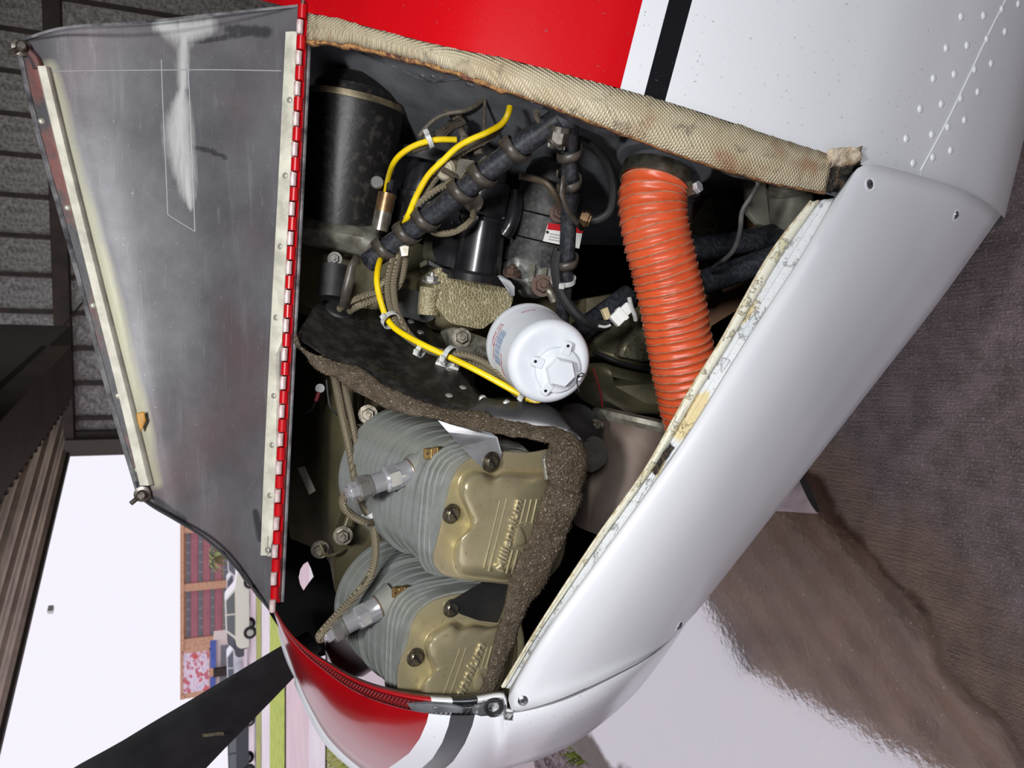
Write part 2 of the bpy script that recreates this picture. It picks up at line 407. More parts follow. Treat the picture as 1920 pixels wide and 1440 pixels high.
    hw_ = MB(); hw_.box(frame((S1.x, S1.y, 0), (0, 0, 1), sd), -1.2, 14, .25 if frame((0, 0, 0), (0, 0, 1), sd).col[1].x > 0 else -.45, .45 if frame((0, 0, 0), (0, 0, 1), sd).col[1].x > 0 else -.25, H + .12, 7.3); tag(obj('wall_front', hw_, M_('dark_roof', (46, 44, 42), .8), smooth=0), kind='structure')
    leaf = thing('hangar_door', 'raised corrugated hangar door leaf hanging overhead against the white sky', 'door', A)
    cm = NT('weathered_sheet'); n = cm.noise(1, 4, .6, vec=cm.mapped((3, 3, 1)))
    cm.set(cm.mix(cm.ramp(n, [(.35, 0.0), (.65, 1.0)]), lin((238, 232, 206)), lin((190, 186, 172))), .55, 0); cm = cm.m
    rib = .30; t = 0.0; k = 0
    def lim(tt):
        """where a rib line meets the serrated edge (start) and the end of the leaf"""
        o = A + nr * tt
        den = d.x * sd.y - d.y * sd.x; w = S1 - o; s0 = (w.x * sd.y - w.y * sd.x) / den if abs(den) > 1e-6 else 0
        s1 = (-2.72 - o.x) / d.x; return s0, s1
    while t < 9:
        pr_ = [(0, 0), (.05, .0), (.075, .045), (.15, .045), (.175, 0), (rib - .004, 0)]
        rows = []
        for x, z in pr_:
            s0, s1 = lim(t + x); s0 = max(s0, 0)
            if s1 - s0 < .05: s1 = s0 + .05
            o = A + nr * (t + x) + V((0, 0, z)); rows.append([o + d * s0, o + d * s1])
        mb = MB(); mb.grid(rows); obj('corrugated_sheet', mb, cm, leaf, smooth=20, solid=.003); t += rib; k += 1
    mb = MB()
    Mb_ = frame(S1 + V((0, 0, .02)), (0, 0, 1), sd); sg = 1 if Mb_.col[1].x > 0 else -1
    mb.box(Mb_, -.1, 9, *sorted((-.05 * sg, .45 * sg)), -.09, .16)
    for k in range(60): mb.box(Mb_, .15 * k, .15 * k + .05, *sorted((-.05 * sg, -.12 * sg)), -.07, .10)
    obj('edge_beam', mb, stm, leaf, smooth=0)
    mb = MB(); mb.box(frame((A + d * 0), (0, 0, 1), d), 0, (B2 - A).length, -.02, .03, -.03, .06); obj('edge_trim', mb, M_('edge_trim', (60, 58, 56), .6), leaf, smooth=0)
    mb = MB(); o = at_z(95, 1143, H - .05); mb.box(frame(o, (0, 0, 1), d), -.03, .03, -.02, .02, -.02, .02); obj('door_lamp', mb, M_('white_plastic', (235, 235, 232), .4), leaf, smooth=0)
    # ---- far building with its billboard
    Yb = 150.0
    def bx(py): return P(400, py, Yb).x
    def bz(px): return P(px, 720, Yb).z
    b = thing('building', 'tan brick office block with rows of red spandrels and dark glass', 'building', (bx(1150), Yb, 0))
    brick = M_('tan_brick', (214, 172, 140), .9, 0, (196, 152, 122), 2)
    glass = M_('dark_glass', (122, 122, 128), .15, 0, (96, 98, 106), .3); red = M_('red_panel', (176, 112, 122), .6, 0, (158, 96, 108), .2)
    pale = M_('pale_panel', (226, 214, 206), .7)
    xr, xl = bx(880), bx(1302); ztop = bz(340)
    cols = [(1104, 1192), (996, 1090), (895, 985)]
    mb = MB(); mb.box(Matrix(), xl, xr, Yb + .6, Yb + 20, 0, ztop); obj('wall', mb, brick, b, smooth=0)
    edges = [340, 346, 358, 367, 379, 388, 400, 409, 418, 432]
    def slab(name, y0, y1, p0, p1, m, dep, par=b):
        mb = MB(); mb.box(Matrix(), bx(y1), bx(y0), Yb + .6 - dep, Yb + .7, bz(p1), bz(p0)); return obj(name, mb, m, par, smooth=0)
    for y0, y1 in cols:
        for w0, w1 in ((349, 357), (372, 380), (395, 402), (418, 432)):
            f = slab('window', y0, y1, w0, w1, pale, .25)
            n = 5
            for k in range(n):
                u0 = y0 + (y1 - y0) * k / n; u1 = y0 + (y1 - y0) * (k + 1) / n
                slab('pane', u0 + .6, u1 - .6, w0 + .5, w1 - .5, glass, .32, f)
        for s0, s1 in ((358, 371), (381, 394), (403, 416)): slab('spandrel_panel', y0, y1, s0, s1, red, .45)
    for y0, y1 in ((1090, 1104), (985, 996), (1192, 1302)): slab('brick_pier', y0, y1, 340, 440, brick, .8)
    slab('parapet', 880, 1302, 338, 345, brick, 1.0)
    # sign board in front of it
    Ys = 90.0
    def sx(py): return P(400, py, Ys).x
    def sz(px): return P(px, 720, Ys).z
    s = thing('billboard', 'large billboard with pink and red picture in front of brick block', 'billboard', (sx(1255), Ys, 0))
    pm = NT('poster'); nn = pm.noise(.9, 4, .7, vec=pm.mapped((1, 1, 1.6)))
    pm.set(pm.ramp(nn, [(.32, lin((120, 190, 220))), (.42, lin((236, 216, 236))), (.50, lin((244, 236, 244))), (.55, lin((196, 96, 130))), (.62, lin((228, 120, 110))), (.70, lin((200, 50, 60)))]), .6)
    mb = MB(); mb.box(Matrix(), sx(1293), sx(1218), Ys, Ys + .25, sz(392), sz(343)); obj('poster_panel', mb, pm.m, s, smooth=0)
    for y0, y1, p0, p1 in ((1216, 1218, 341, 394), (1293, 1295, 341, 394), (1216, 1295, 341, 343), (1216, 1295, 392, 394)):
        mb = MB(); mb.box(Matrix(), sx(y1), sx(y0), Ys - .1, Ys + .3, sz(p1), sz(p0)); obj('frame', mb, brick, s, smooth=0)
    lm = M_('poster_lettering', (250, 246, 250), .6)
    mb = MB(); rg = random.Random(2)
    for r_ in range(2):
        for k in range(7):
            y = 1232 + k * 7.5; p = 366 + r_ * 8; mb.box(Matrix(), sx(y + 5), sx(y), Ys - .06, Ys, sz(p + 5), sz(p + rg.uniform(-.5, .5)))
    for y in (1230, 1280):
        mb = MB(); mb.box(Matrix(), sx(y + 4), sx(y - 4), Ys + .3, Ys + .8, 0, sz(393)); obj('post', mb, stm, s, smooth=0)
    blue = M_('blue_sign', (84, 108, 190), .5, 0, (70, 94, 170), 1)
    s2 = thing('shop_front', 'low white shop front under a blue fascia below the billboard', 'shop', (sx(1245), Ys - 6, 0))
    def fx(name, y0, y1, p0, p1, m, d0, d1):
        Yy = Ys - 6
        mb = MB(); mb.box(Matrix(), P(400, y1, Yy).x, P(400, y0, Yy).x, Yy - d0, Yy + d1, P(p1, 720, Yy).z, P(p0, 720, Yy).z); return obj(name, mb, m, s2, smooth=0)
    fx('wall', 1200, 1300, 400, 458, pale, 0, 3); fx('fascia', 1200, 1250, 394, 405, blue, .4, 0); fx('fascia', 1268, 1300, 394, 404, blue, .4, 0)
    fx('door', 1212, 1250, 414, 446, glass, .1, 0); fx('door', 1270, 1290, 412, 446, glass, .1, 0); fx('canopy', 1252, 1266, 400, 446, stm, .6, 0)
    # ---- cars
    tyre = M_('tyre', (40, 40, 42), .8); hub = M_('wheel_rim', (200, 200, 204), .4, .6); cg = M_('car_glass', (110, 116, 124), .1)
    bodyp = [(-2.3, .35), (-2.35, .75), (-2.15, .95), (-1.75, 1.0), (-1.25, 1.45), (.55, 1.5), (1.2, 1.02), (2.0, .92), (2.3, .75), (2.32, .35)]
    def car(px, py, Y, col, label, L=1.0, tall=1.0):
        g = P(px, py, Y); g.z = -.1
        o = thing('car', label, 'car', g, None); M0 = Matrix.Translation(g) @ Matrix.Rotation(math.pi / 2, 4, 'X')
        m = M_('car_paint_%d_%d_%d' % col, col, .3, 0)
        pl_ = [(x * L, z * tall) for x, z in bodyp]
        mb = MB(); mb.prism(M0, rpoly(pl_, .12, 3), -.85, .85); obj('body', mb, m, o, smooth=30)
        mb = MB(); mb.prism(M0, [(x * L, z * tall) for x, z in [(-1.55, 1.02), (-1.18, 1.38), (-.35, 1.40), (-.35, 1.02)]], .84, .87); mb.prism(M0, [(x * L, z * tall) for x, z in [(-.25, 1.02), (-.25, 1.40), (.5, 1.42), (1.0, 1.04)]], .84, .87); obj('window', mb, cg, o, smooth=0)
        for x in (-1.45, 1.45):
            for zz in (.72, -.9):
                Mw_ = M0 @ Matrix.Translation((x * L, .34, zz)); mb = MB(); mb.lathe(Mw_, [(0, .34), (.2, .34)], 18); w = obj('wheel', mb, tyre, o, smooth=30)
                mb = MB(); mb.lathe(Mw_, [(.19, .19), (.215, .18)], 14); obj('rim', mb, hub, w, smooth=30)
    car(495, 1128, 44, (244, 240, 240), 'white estate car with one wheel showing beside the cowl door corner', .95, 1.1)
    for px, py, Y, col, lb in ((477, 1026, 52, (232, 228, 230), 'white saloon parked below the palm tree, half behind the door'), (478, 1092, 62, (226, 226, 232), 'pale silver car parked below the window bay of the brick block'),
                               (478, 1160, 56, (88, 90, 98), 'dark grey car parked between pale cars before the brick block'), (478, 1232, 60, (236, 236, 240), 'white car parked before the blue shop front'),
                               (478, 1305, 58, (206, 206, 212), 'light grey car parked under the billboard, behind the propeller blade'), (486, 1382, 46, (66, 70, 80), 'dark car with red lights parked below the propeller blade'),
                               (484, 1532, 46, (232, 232, 236), 'white car parked at the bottom edge below the propeller blade')): car(px, py, Y, col, lb)
    # low hedge behind the cars
    # palm
    pg = P(450, 1045, 60); pg.z = 0
    pt = thing('palm_tree', 'small hazy palm tree in front of the brick office block', 'tree', pg)
    top = P(400, 1045, 60)
    mb = MB(); mb.tube([pg, pg.lerp(top, .5) + V((.1, 0, 0)), top], [.22, .17, .15], 8); obj('trunk', mb, M_('palm_trunk', (150, 130, 104), .9), pt)
    mb = MB(); rg = random.Random(5)
    for k in range(26):
        a2 = 6.283 * k / 26 + rg.uniform(-.1, .1); e = rg.uniform(-.25, .9); L_ = rg.uniform(1.3, 1.9)
        pts = [top + V((math.cos(a2) * math.cos(e) * L_ * s, math.sin(a2) * math.cos(e) * L_ * s, math.sin(e) * L_ * s - .7 * s * s * L_)) for s in (0, .3, .6, 1)]
        for i in range(3):
            s = (pts[i + 1] - pts[i]).cross(V((0, 0, 1))).normalized() * (.16 if i else .08); s2 = s * (1 if i < 2 else .15)
            v = [mb.bm.verts.new(x) for x in (pts[i] - s, pts[i] + s, pts[i + 1] + s2, pts[i + 1] - s2)]; mb.bm.faces.new(v)
    obj('fronds', mb, M_('palm_green', (150, 156, 96), .7, 0, (120, 130, 80), 2), pt, smooth=0)
# ------------------------------------------------------------------ fuselage behind the engine bay
STRIP_O = [(578, 24), (640, 36), (700, 53), (830, 86), (960, 113), (1100, 150), (1163, 166), (1300, 206), (1450, 256), (1562, 292)]
STRIP_I = [(574, 74), (640, 80), (700, 92), (830, 126), (960, 172), (1100, 224), (1163, 248), (1300, 298), (1450, 342), (1548, 360)]
STRIP_D = [.880, .832, .790, .722, .690, .668, .662, .655, .656, .664]
def so(i): return (*STRIP_O[i], STRIP_D[i])
screw_piece = rivet_piece = None
def build_fuselage():
    global screw_piece
    f = thing('fuselage', 'red and white aeroplane fuselage with black stripe behind the open engine bay', 'aircraft', (.75, 1.0, .55))
    sec = [(420, -30, 1.16), (470, -5, 1.02), (520, 8, .93)] + [so(i) for i in range(10)] + [(1625, 312, .672), (1700, 328, .69), (1790, 356, .72), (1860, 392, .775), (1884, 410, .86), (1880, 420, 1.0), (1850, 430, 1.2)]
    E = curve(sec, 110)
    A = (P(1205, 0, .655) - P(1163, 166, .662)); A = A / A.x                    # aft, along the fuselage
    rows = [[e + A * s for e in E] for s in (0, .03, .1, .2, .35, .6, .95)]
    # the belly rises a little towards the tail
    mb = MB(); mb.grid(rows)
    a1, a2 = P(1163, 166, .662), P(1205, 0, .655); b1, b2 = P(1207, 178, .66), P(1253, 0, .653); c1, c2 = P(1246, 190, .658), P(1296, 0, .651)
    skin = paint_stripes('fuselage_paint', [(a1, a2), (b1, b2), (c1, c2)], [RED, WHITE, BLACK, WHITE], .28)
    obj('boot_cowl_skin', mb, skin, f, smooth=60, world0=True)
    tr = bvh(rows)
    # lap seam
    seam = [(1884, 2), (1850, 70), (1815, 145), (1775, 228), (1742, 290), (1718, 334)]
    sp = [hit(tr, *p) for p in cr(seam, 24)]
    mb = MB(); lo = [p + n * .0003 for p, n in sp]; mid = [p + n * .0014 + A.normalized() * .0008 for p, n in sp]; hi = [p - n * .001 + A.normalized() * .004 for p, n in sp]
    mb.grid([lo, mid, hi]); obj('lap_seam', mb, M_('white_paint', WHITE, .3), f, smooth=60)
    mb = MB(); mb.tube([p + n * .0002 - A.normalized() * .0006 for p, n in sp], .0007, 6); obj('seam_line', mb, M_('seam_grey', (150, 154, 160), .5), f)
    rv = MB(); rv.dome(Matrix(), .0052, .0024, 14, 4); RV = Piece('rivet', rv, M_('white_paint', WHITE, .3))
    for p in ((1802, 31), (1844, 29), (1878, 17), (1909, 7), (1774, 90), (1813, 85), (1850, 73), (1884, 59), (1750, 147), (1789, 139), (1827, 130), (1858, 119), (1725, 204), (1765, 195), (1801, 184), (1833, 172), (1699, 260), (1747, 252), (1777, 238), (1808, 225), (1712, 306), (1749, 295), (1782, 282)):
        q, n = hit(tr, *p); RV(frame(q, n), f)
    # firewall: dark grey sheet running inwards from the strip
    inn = [(*STRIP_I[i], STRIP_D[i] + .006) for i in range(10)]
    ee = curve([(574, 60, .95), (570, 66, .91)] + inn + [(1600, 380, .70), (1700, 400, .76), (1760, 420, .9)], 50)
    fwr = [[e + V((sx, dd, 0)) for e in ee] for sx, dd in ((.0, .004), (.03, .010), (.062, .022), (.064, .06), (.066, .14), (.068, .24), (.07, .36), (.07, .5), (.07, .8))]
    mb = MB(); mb.grid(fwr)
    t = NT('firewall_paint'); n = t.noise(18, 5, .65)
    t.set(t.mix(t.ramp(n, [(.35, 0.0), (.7, 1.0)]), lin((132, 136, 142)), lin((98, 101, 106))), .5, .1); t.bump(t.noise(30, 3), .15, .003)
    obj('firewall', mb, t.m, f, smooth=40)
    ft = bvh(fwr)
    for pts in ([(672, 96), (740, 124), (800, 150), (838, 149), (905, 141)], [(745, 107), (790, 123), (835, 147)], [(905, 141), (960, 165), (1010, 196)]):
        mb = MB(); mb.tube([hit(ft, q.x, q.y)[0] + V((-.001, -.0005, 0)) for q in cr(pts, 20)], .0014, 6); obj('lap_joint', mb, M_('joint_grey', (62, 64, 68), .5, .1, (120, 122, 126), 50), f)
    for q in ((792, 143), (812, 144), (716, 106), (878, 158), (884, 160), (1012, 178)): 
        w, nn = hit(ft, *q); mb = MB(); mb.dome(frame(w, nn), .004, .002, 10, 3); obj('firewall_rivet', mb, M_('joint_grey', (62, 64, 68), .5, .1, (120, 122, 126), 50), f)
    # woven strip
    t = NT('woven_strip'); mp = t.tc()
    w1 = t.add('ShaderNodeTexWave', i_Vector=mp, i_Scale=150.0, i_Distortion=.6, i_Detail=1.0, bands_direction='DIAGONAL').outputs[1]
    w2 = t.add('ShaderNodeTexWave', i_Vector=t.mapped((1, 1, -1)), i_Scale=150.0, i_Distortion=.6, i_Detail=1.0, bands_direction='DIAGONAL').outputs[1]
    wv = t.math('MULTIPLY', w1, w2); n = t.noise(16, 5, .7); n2 = t.noise(9, 4, .6); n3 = t.noise(55, 4, .7)
    c = t.mix(t.ramp(n, [(.35, 0.0), (.68, 1.0)]), lin((226, 216, 188)), lin((200, 184, 150)))
    c = t.mix(t.math('MULTIPLY', t.ramp(n2, [(.53, 0.0), (.66, 1.0)]), .7), c, lin((140, 104, 66)))
    c = t.mix(t.math('MULTIPLY', t.ramp(t.noise(9, 4, .7), [(.55, 0.0), (.66, 1.0)]), .35), c, lin((206, 122, 104)))
    c = t.mix(t.math('MULTIPLY', t.ramp(n3, [(.56, 0.0), (.68, 1.0)]), .6), c, lin((92, 90, 88)))
    c = t.mix(t.ramp(wv, [(.0, .55), (.35, 0.0)]), c, lin((96, 80, 58)))
    t.set(c, .9, 0, .2); t.bump(wv, .9, .0015)
    o_ = [(*p, d - .004) for p, d in zip(STRIP_O, STRIP_D)]; i_ = [(*p, d + .001) for p, d in zip(STRIP_I, STRIP_D)]
    m_ = [((a[0] + b[0]) / 2, (a[1] + b[1]) / 2, (a[2] + b[2]) / 2 - .004) for a, b in zip(o_, i_)]
    rg = random.Random(3); R = [cr(r, 130) for r in (o_, m_, i_)]
    for k in range(130):
        for r in (0, 2):
            R[r][k].y += rg.uniform(-1.6, 1.6) + 3 * mnoise.noise(V((k * .22, r, 0)))
    g = [[P(*R[0][k].lerp(R[1][k], s)) if s <= 1 else P(*R[1][k].lerp(R[2][k], s - 1)) for k in range(130)] for s in (0, .5, 1, 1.5, 2)]
    mb = MB(); mb.grid(g); obj('woven_strip', mb, t.m, f, smooth=60, solid=.003)
    # frayed rusty sealant below the strip
    t = NT('old_sealant'); n = t.noise(60, 4, .7)
    t.set(t.ramp(n, [(.32, lin((70, 50, 44))), (.45, lin((128, 92, 64))), (.54, lin((192, 146, 88))), (.62, lin((112, 68, 60)))]), .85); t.bump(n, 1.0, .004)
    mb = MB(); e1 = cr([(*p, d + .003) for p, d in zip(STRIP_I, STRIP_D)], 110); rows = [[], [], []]
    for k, p in enumerate(e1):
        w = (10 + 6 * mnoise.noise(V((k * .31, 1, 0)))) * (1 if k < 42 else .55)
        for r, s in enumerate((-.4, .5, 1.0)): rows[r].append(P(p.x - .25 * w * s, p.y + w * s, p.z + (.0, .003, .010)[r]))
    mb.grid(rows); obj('sealant_bead', mb, t.m, f, smooth=60, solid=.002)
    # bright paint edge above strip
    # torn corner
    mb = MB(); rg = random.Random(9); R = [[P(1552 + 62 * u + rg.uniform(-3, 3), 282 + 34 * v - 8 * u + rg.uniform(-3, 3), .655 + .012 * v + rg.uniform(-.004, .004)) for u in [k / 7 for k in range(8)]] for v in [k / 4 for k in range(5)]]
    mb.grid(R); obj('torn_corner', mb, M_('torn_fabric', (214, 200, 176), .9, 0, (150, 130, 104), 70, bump=(120, .9, .004)), f, smooth=60, solid=.002)
    mb = MB(); R = [[P(1556 + 44 * u - 22 * v + rg.uniform(-2, 2), 318 + 42 * v - 10 * u + rg.uniform(-2, 2), .664 + .012 * v + rg.uniform(-.003, .003)) for u in [k / 6 for k in range(7)]] for v in [k / 6 for k in range(7)]]
    mb.grid(R); obj('frayed_end', mb, M_('charred_fabric', (44, 40, 36), .95, 0, (110, 92, 70), 160, .5, .7, bump=(200, 1, .004)), f, smooth=0, solid=.002)
    return f
# ------------------------------------------------------------------ fixed cowl: nose bowl, top deck, far side
LIP = [(516, 1146, .955), (526, 1164, .95), (545, 1190, .94), (578, 1220, .915), (620, 1247, .885), (665, 1272, .852), (720, 1291, .808), (800, 1305, .770), (880, 1307, .748), (945, 1299, .738)]
def build_cowl():
    c = thing('engine_cowl', 'red and white nose cowl with black stripe in front of the engine bay', 'cowling', (-.45, 1.0, .75))
    lo = LIP + [(955, 1330, .728), (1050, 1310, .712), (1150, 1266, .715), (1232, 1220, .745), (1290, 1157, .80)]
    sil = [(514, 1150, .99), (522, 1176, 1.0), (536, 1218, 1.0), (556, 1272, 1.0), (584, 1332, .99), (622, 1392, .97), (690, 1450, .95), (780, 1490, .925), (870, 1500, .90), (945, 1446, .88), (1010, 1424, .86), (1085, 1388, .845), (1180, 1311, .83), (1250, 1224, .82), (1294, 1157, .815)]
    nu = 70; a = cr(lo, nu); s = cr(sil, nu)
    rows = []
    for v, dv in ((0, 0), (.06, -.003), (.14, -.002), (.28, .0), (.45, .012), (.62, .035), (.78, .066), (.9, .1), (1.0, None)):
        r = []
        for i in range(nu):
            p = a[i].lerp(s[i], v); d0 = a[i].z
            tot = s[i].z - a[i].z
            p.z = a[i].z + tot * (v ** 2.6) - (.008 if 0.05 < v < .7 else 0) ; r.append(p)
        rows.append(r)
    wrap = []
    for k, dd in ((.93, .06), (.80, .14), (.62, .22)):
        wrap.append([V((*(a[i].lerp(s[i], k)).xy, s[i].z + dd * (.4 + .6 * min(1, (nu - 1 - i) / 12)))) for i in range(nu)])
    W_ = [[P(*p) for p in r] for r in rows + wrap]
    mb = MB(); mb.grid(W_)
    a1, a2 = P(793, 1306, .788), P(748, 1440, .84); b1, b2 = P(832, 1318, .775), P(792, 1440, .83); d1, d2 = P(880, 1318, .760), P(832, 1440, .815)
    skin = paint_stripes('cowl_paint', [(a1, a2), (b1, b2), (d1, d2)], [(150, 10, 18), WHITE, (40, 41, 46), WHITE], .22)
    obj('nose_bowl', mb, skin, c, smooth=60, world0=True)
    tree = bvh(W_)
    # raised strip along the lip with fabric weave, and the edge bead
    mm = NT('lip_band'); w1 = mm.add('ShaderNodeTexWave', i_Vector=mm.tc(), i_Scale=110.0, bands_direction='DIAGONAL').outputs[1]
    w2 = mm.add('ShaderNodeTexWave', i_Vector=mm.mapped((1, 1, -1)), i_Scale=110.0, bands_direction='DIAGONAL').outputs[1]
    mt = paint_stripes('lip_paint', [(a1, a2), (b1, b2), (d1, d2)], [(168, 20, 28), (226, 226, 228), (46, 46, 50), (220, 221, 224)], .4, False)
    def ribbon(v0, v1, h0, h1, n=60, u0=0.0, u1=.585):
        R = [[], [], []]
        for k in range(n):
            i = (u0 + (u1 - u0) * k / (n - 1)) * (nu - 1); j = min(int(i), nu - 2); t_ = i - j
            aa = a[j].lerp(a[j + 1], t_); ss = s[j].lerp(s[j + 1], t_)
            for q, (v, h) in enumerate(((v0, h0), ((v0 + v1) / 2, h1), (v1, h0))):
                p = aa.lerp(ss, v); d = aa.z + (ss.z - aa.z) * v ** 2.6 - h - (.008 if .05 < v < .7 else .008 * min(1, v / .06)); R[q].append(P(p.x, p.y, d))
        return R
    mb = MB(); mb.grid(ribbon(.0, .055, .0006, .003)); obj('lip_strip', mb, mt, c, smooth=60, world0=True, solid=.0015)
    t2 = NT('woven_red'); 
    mb = MB(); mb.grid(ribbon(.075, .17, .001, .0022)); wv = paint_stripes('woven_lip', [(a1, a2), (b1, b2), (d1, d2)], [(146, 20, 28), (206, 206, 208), (56, 56, 60), (196, 197, 200)], .6, False)
    nt = wv.node_tree; bs = nt.nodes['Principled BSDF']; bp = [n for n in nt.nodes if n.type == 'BUMP'][0]; tc = [n for n in nt.nodes if n.type == 'TEX_COORD'][0]
    wa = nt.nodes.new('ShaderNodeTexWave'); wa.inputs['Scale'].default_value = 90; wa.bands_direction = 'DIAGONAL'; nt.links.new(tc.outputs['Object'], wa.inputs['Vector']); nt.links.new(wa.outputs[1], bp.inputs['Height']); bp.inputs['Strength'].default_value = 1.0; bp.inputs['Distance'].default_value = .004
    obj('woven_band', mb, wv, c, smooth=60, world0=True, solid=.001)
    ridge = paint_stripes('ridge_paint', [(a1, a2), (b1, b2), (d1, d2)], [(190, 92, 96), (232, 232, 234), (70, 70, 74), (226, 227, 230)], .5, False)
    mb = MB(); mb.grid(ribbon(.064, .076, .0012, .0030)); obj('lip_ridge', mb, ridge, c, smooth=60, world0=True, solid=.001)
    mb = MB(); mb.grid(ribbon(.172, .180, .0008, .0022)); obj('lip_ridge', mb, ridge, c, smooth=60, world0=True, solid=.001)
    edge = M_('bowl_edge', (92, 84, 80), .7, 0, (50, 46, 44), 60)
    mb = MB(); mb.tube([P(p.x, p.y, p.z + .002) for p in cr(LIP, 60)], .0022, 6); obj('lip_edge', mb, edge, c)
    # scuffed black patch, fastener hole
    scuff = M_('scuffed_paint', (70, 72, 76), .6, 0, (206, 208, 210), 40, .5, .62)
    def patch(name, poly, m, lift=.0045, par=c):
        mb = MB(); ctr = (sum(p[0] for p in poly) / len(poly), sum(p[1] for p in poly) / len(poly)); q, n = hit(tree, *ctr)
        ring = [V(p) for p in poly]; cc_ = V(ctr); R = [[hit(tree, *(cc_ + (p - cc_) * k))[0] + n * (lift if k < .95 else lift - .0012) for p in ring] for k in (1, .94, .7, .4, .1)]; mb.grid(R, True); return obj(name, mb, m, par, smooth=60)
    patch('scuffed_patch', [(764, 1316), (800, 1312), (850, 1317), (872, 1324), (868, 1334), (800, 1334), (775, 1330)], M_('bare_patch', (96, 98, 104), .55, 0, (66, 68, 72), 50))
    patch('scuffed_patch', [(882, 1322), (905, 1312), (950, 1308), (955, 1318), (948, 1336), (900, 1340), (886, 1335)], scuff)
    q, n = hit(tree, 924, 1321); Mh = frame(q + n * .0062, n)
    mb = MB(); mb.lathe(Mh, [(-.004, .0035), (-.004, .0045), (.001, .0075), (.0022, .0088), (.002, .0098), (0, .0102)], 20, True, False); obj('fastener_grommet', mb, M_('dark_rubber', (36, 36, 38), .6), c)
    mb = MB(); mb.lathe(Mh, [(-.0035, .0002), (-.0030, .0062)], 16); obj('fastener_hole', mb, M_('black_void', (6, 6, 7), .9), c)
    # top deck and far side: close the bay
    dark = M_('bay_shade_black', (16, 16, 17), .9, 0, (11, 11, 12), 10, spec=.1)  # near-black colour carries the bay's deep shade on these inner sheets
    H = [(576, 4, .885), (560, 300, .905), (545, 580, .925), (530, 860, .94), (515, 1146, .96)]
    hh = curve(H, 20)
    deck = [[p + V((0, dy, dz)) for p in hh] for dy, dz in ((.012, -.002), (.1, .02), (.25, .035), (.4, .02), (.5, -.02))]
    mb = MB(); mb.grid(deck); obj('top_deck', mb, M_('red_paint', RED, .3), c, solid=.002, offset=1)
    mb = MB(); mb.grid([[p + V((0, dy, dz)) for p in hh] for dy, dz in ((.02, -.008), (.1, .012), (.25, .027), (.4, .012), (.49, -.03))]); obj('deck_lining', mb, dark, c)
    # far side wall with the far air inlet left open
    def far(px, py): return P(px, py, 1.40)
    out = [(600, 10), (1000, 60), (1740, 300), (1740, 470), (1240, 1120), (1080, 1270), (900, 1330), (770, 1210), (700, 1186), (628, 1222), (566, 1244), (505, 1150), (490, 1000)]
    hole = [(577, 1053), (583, 1066), (588, 1081), (578, 1094), (569, 1107), (563, 1096), (560, 1083), (563, 1068), (569, 1058)]
    mb = MB(); bm = mb.bm; vo = [bm.verts.new(far(*p)) for p in out]; vh = [bm.verts.new(far(*p)) for p in hole]
    eds = [bm.edges.new((r[i], r[(i + 1) % len(r)])) for r in (vo, vh) for i in range(len(r))]
    bmesh.ops.triangle_fill(bm, use_beauty=True, use_dissolve=False, edges=eds)
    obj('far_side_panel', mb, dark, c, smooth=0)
    # bay bottom
    mb = MB(); mb.grid(rowgrid([[(1640, 380, .70), (1500, 560, .715), (1300, 860, .735), (1120, 1090, .75), (975, 1300, .775)], [(1700, 420, .9), (1560, 640, .9), (1360, 920, .9), (1180, 1150, .9), (1060, 1290, .9)],
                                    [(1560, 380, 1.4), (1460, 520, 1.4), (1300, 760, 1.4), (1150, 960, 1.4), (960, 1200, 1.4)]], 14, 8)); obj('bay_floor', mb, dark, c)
    # white front ring of the nose beyond the red side
    so_ = cr([(522, 1176, 1.0), (536, 1218, 1.0), (556, 1272, 1.0), (584, 1332, .99), (622, 1392, .97), (690, 1450, .95)], 40); R = [[], [], [], []]
    for k, q in enumerate(so_):
        w = 4 + 12 * (k / 39) if k > 12 else 2 + 4 * math.sin(math.pi * k / 12) + 4 * k / 39
        for j, (s_, dz) in enumerate(((-.6, -.004), (.4, .002), (.9, .014), (1.0, .06))): R[j].append(P(q.x - w * s_ * .9, q.y + w * s_ * .45, q.z + dz))
    mb = MB(); mb.grid(R); obj('nose_front_ring', mb, M_('white_paint', WHITE, .3), c, smooth=60)
    return c
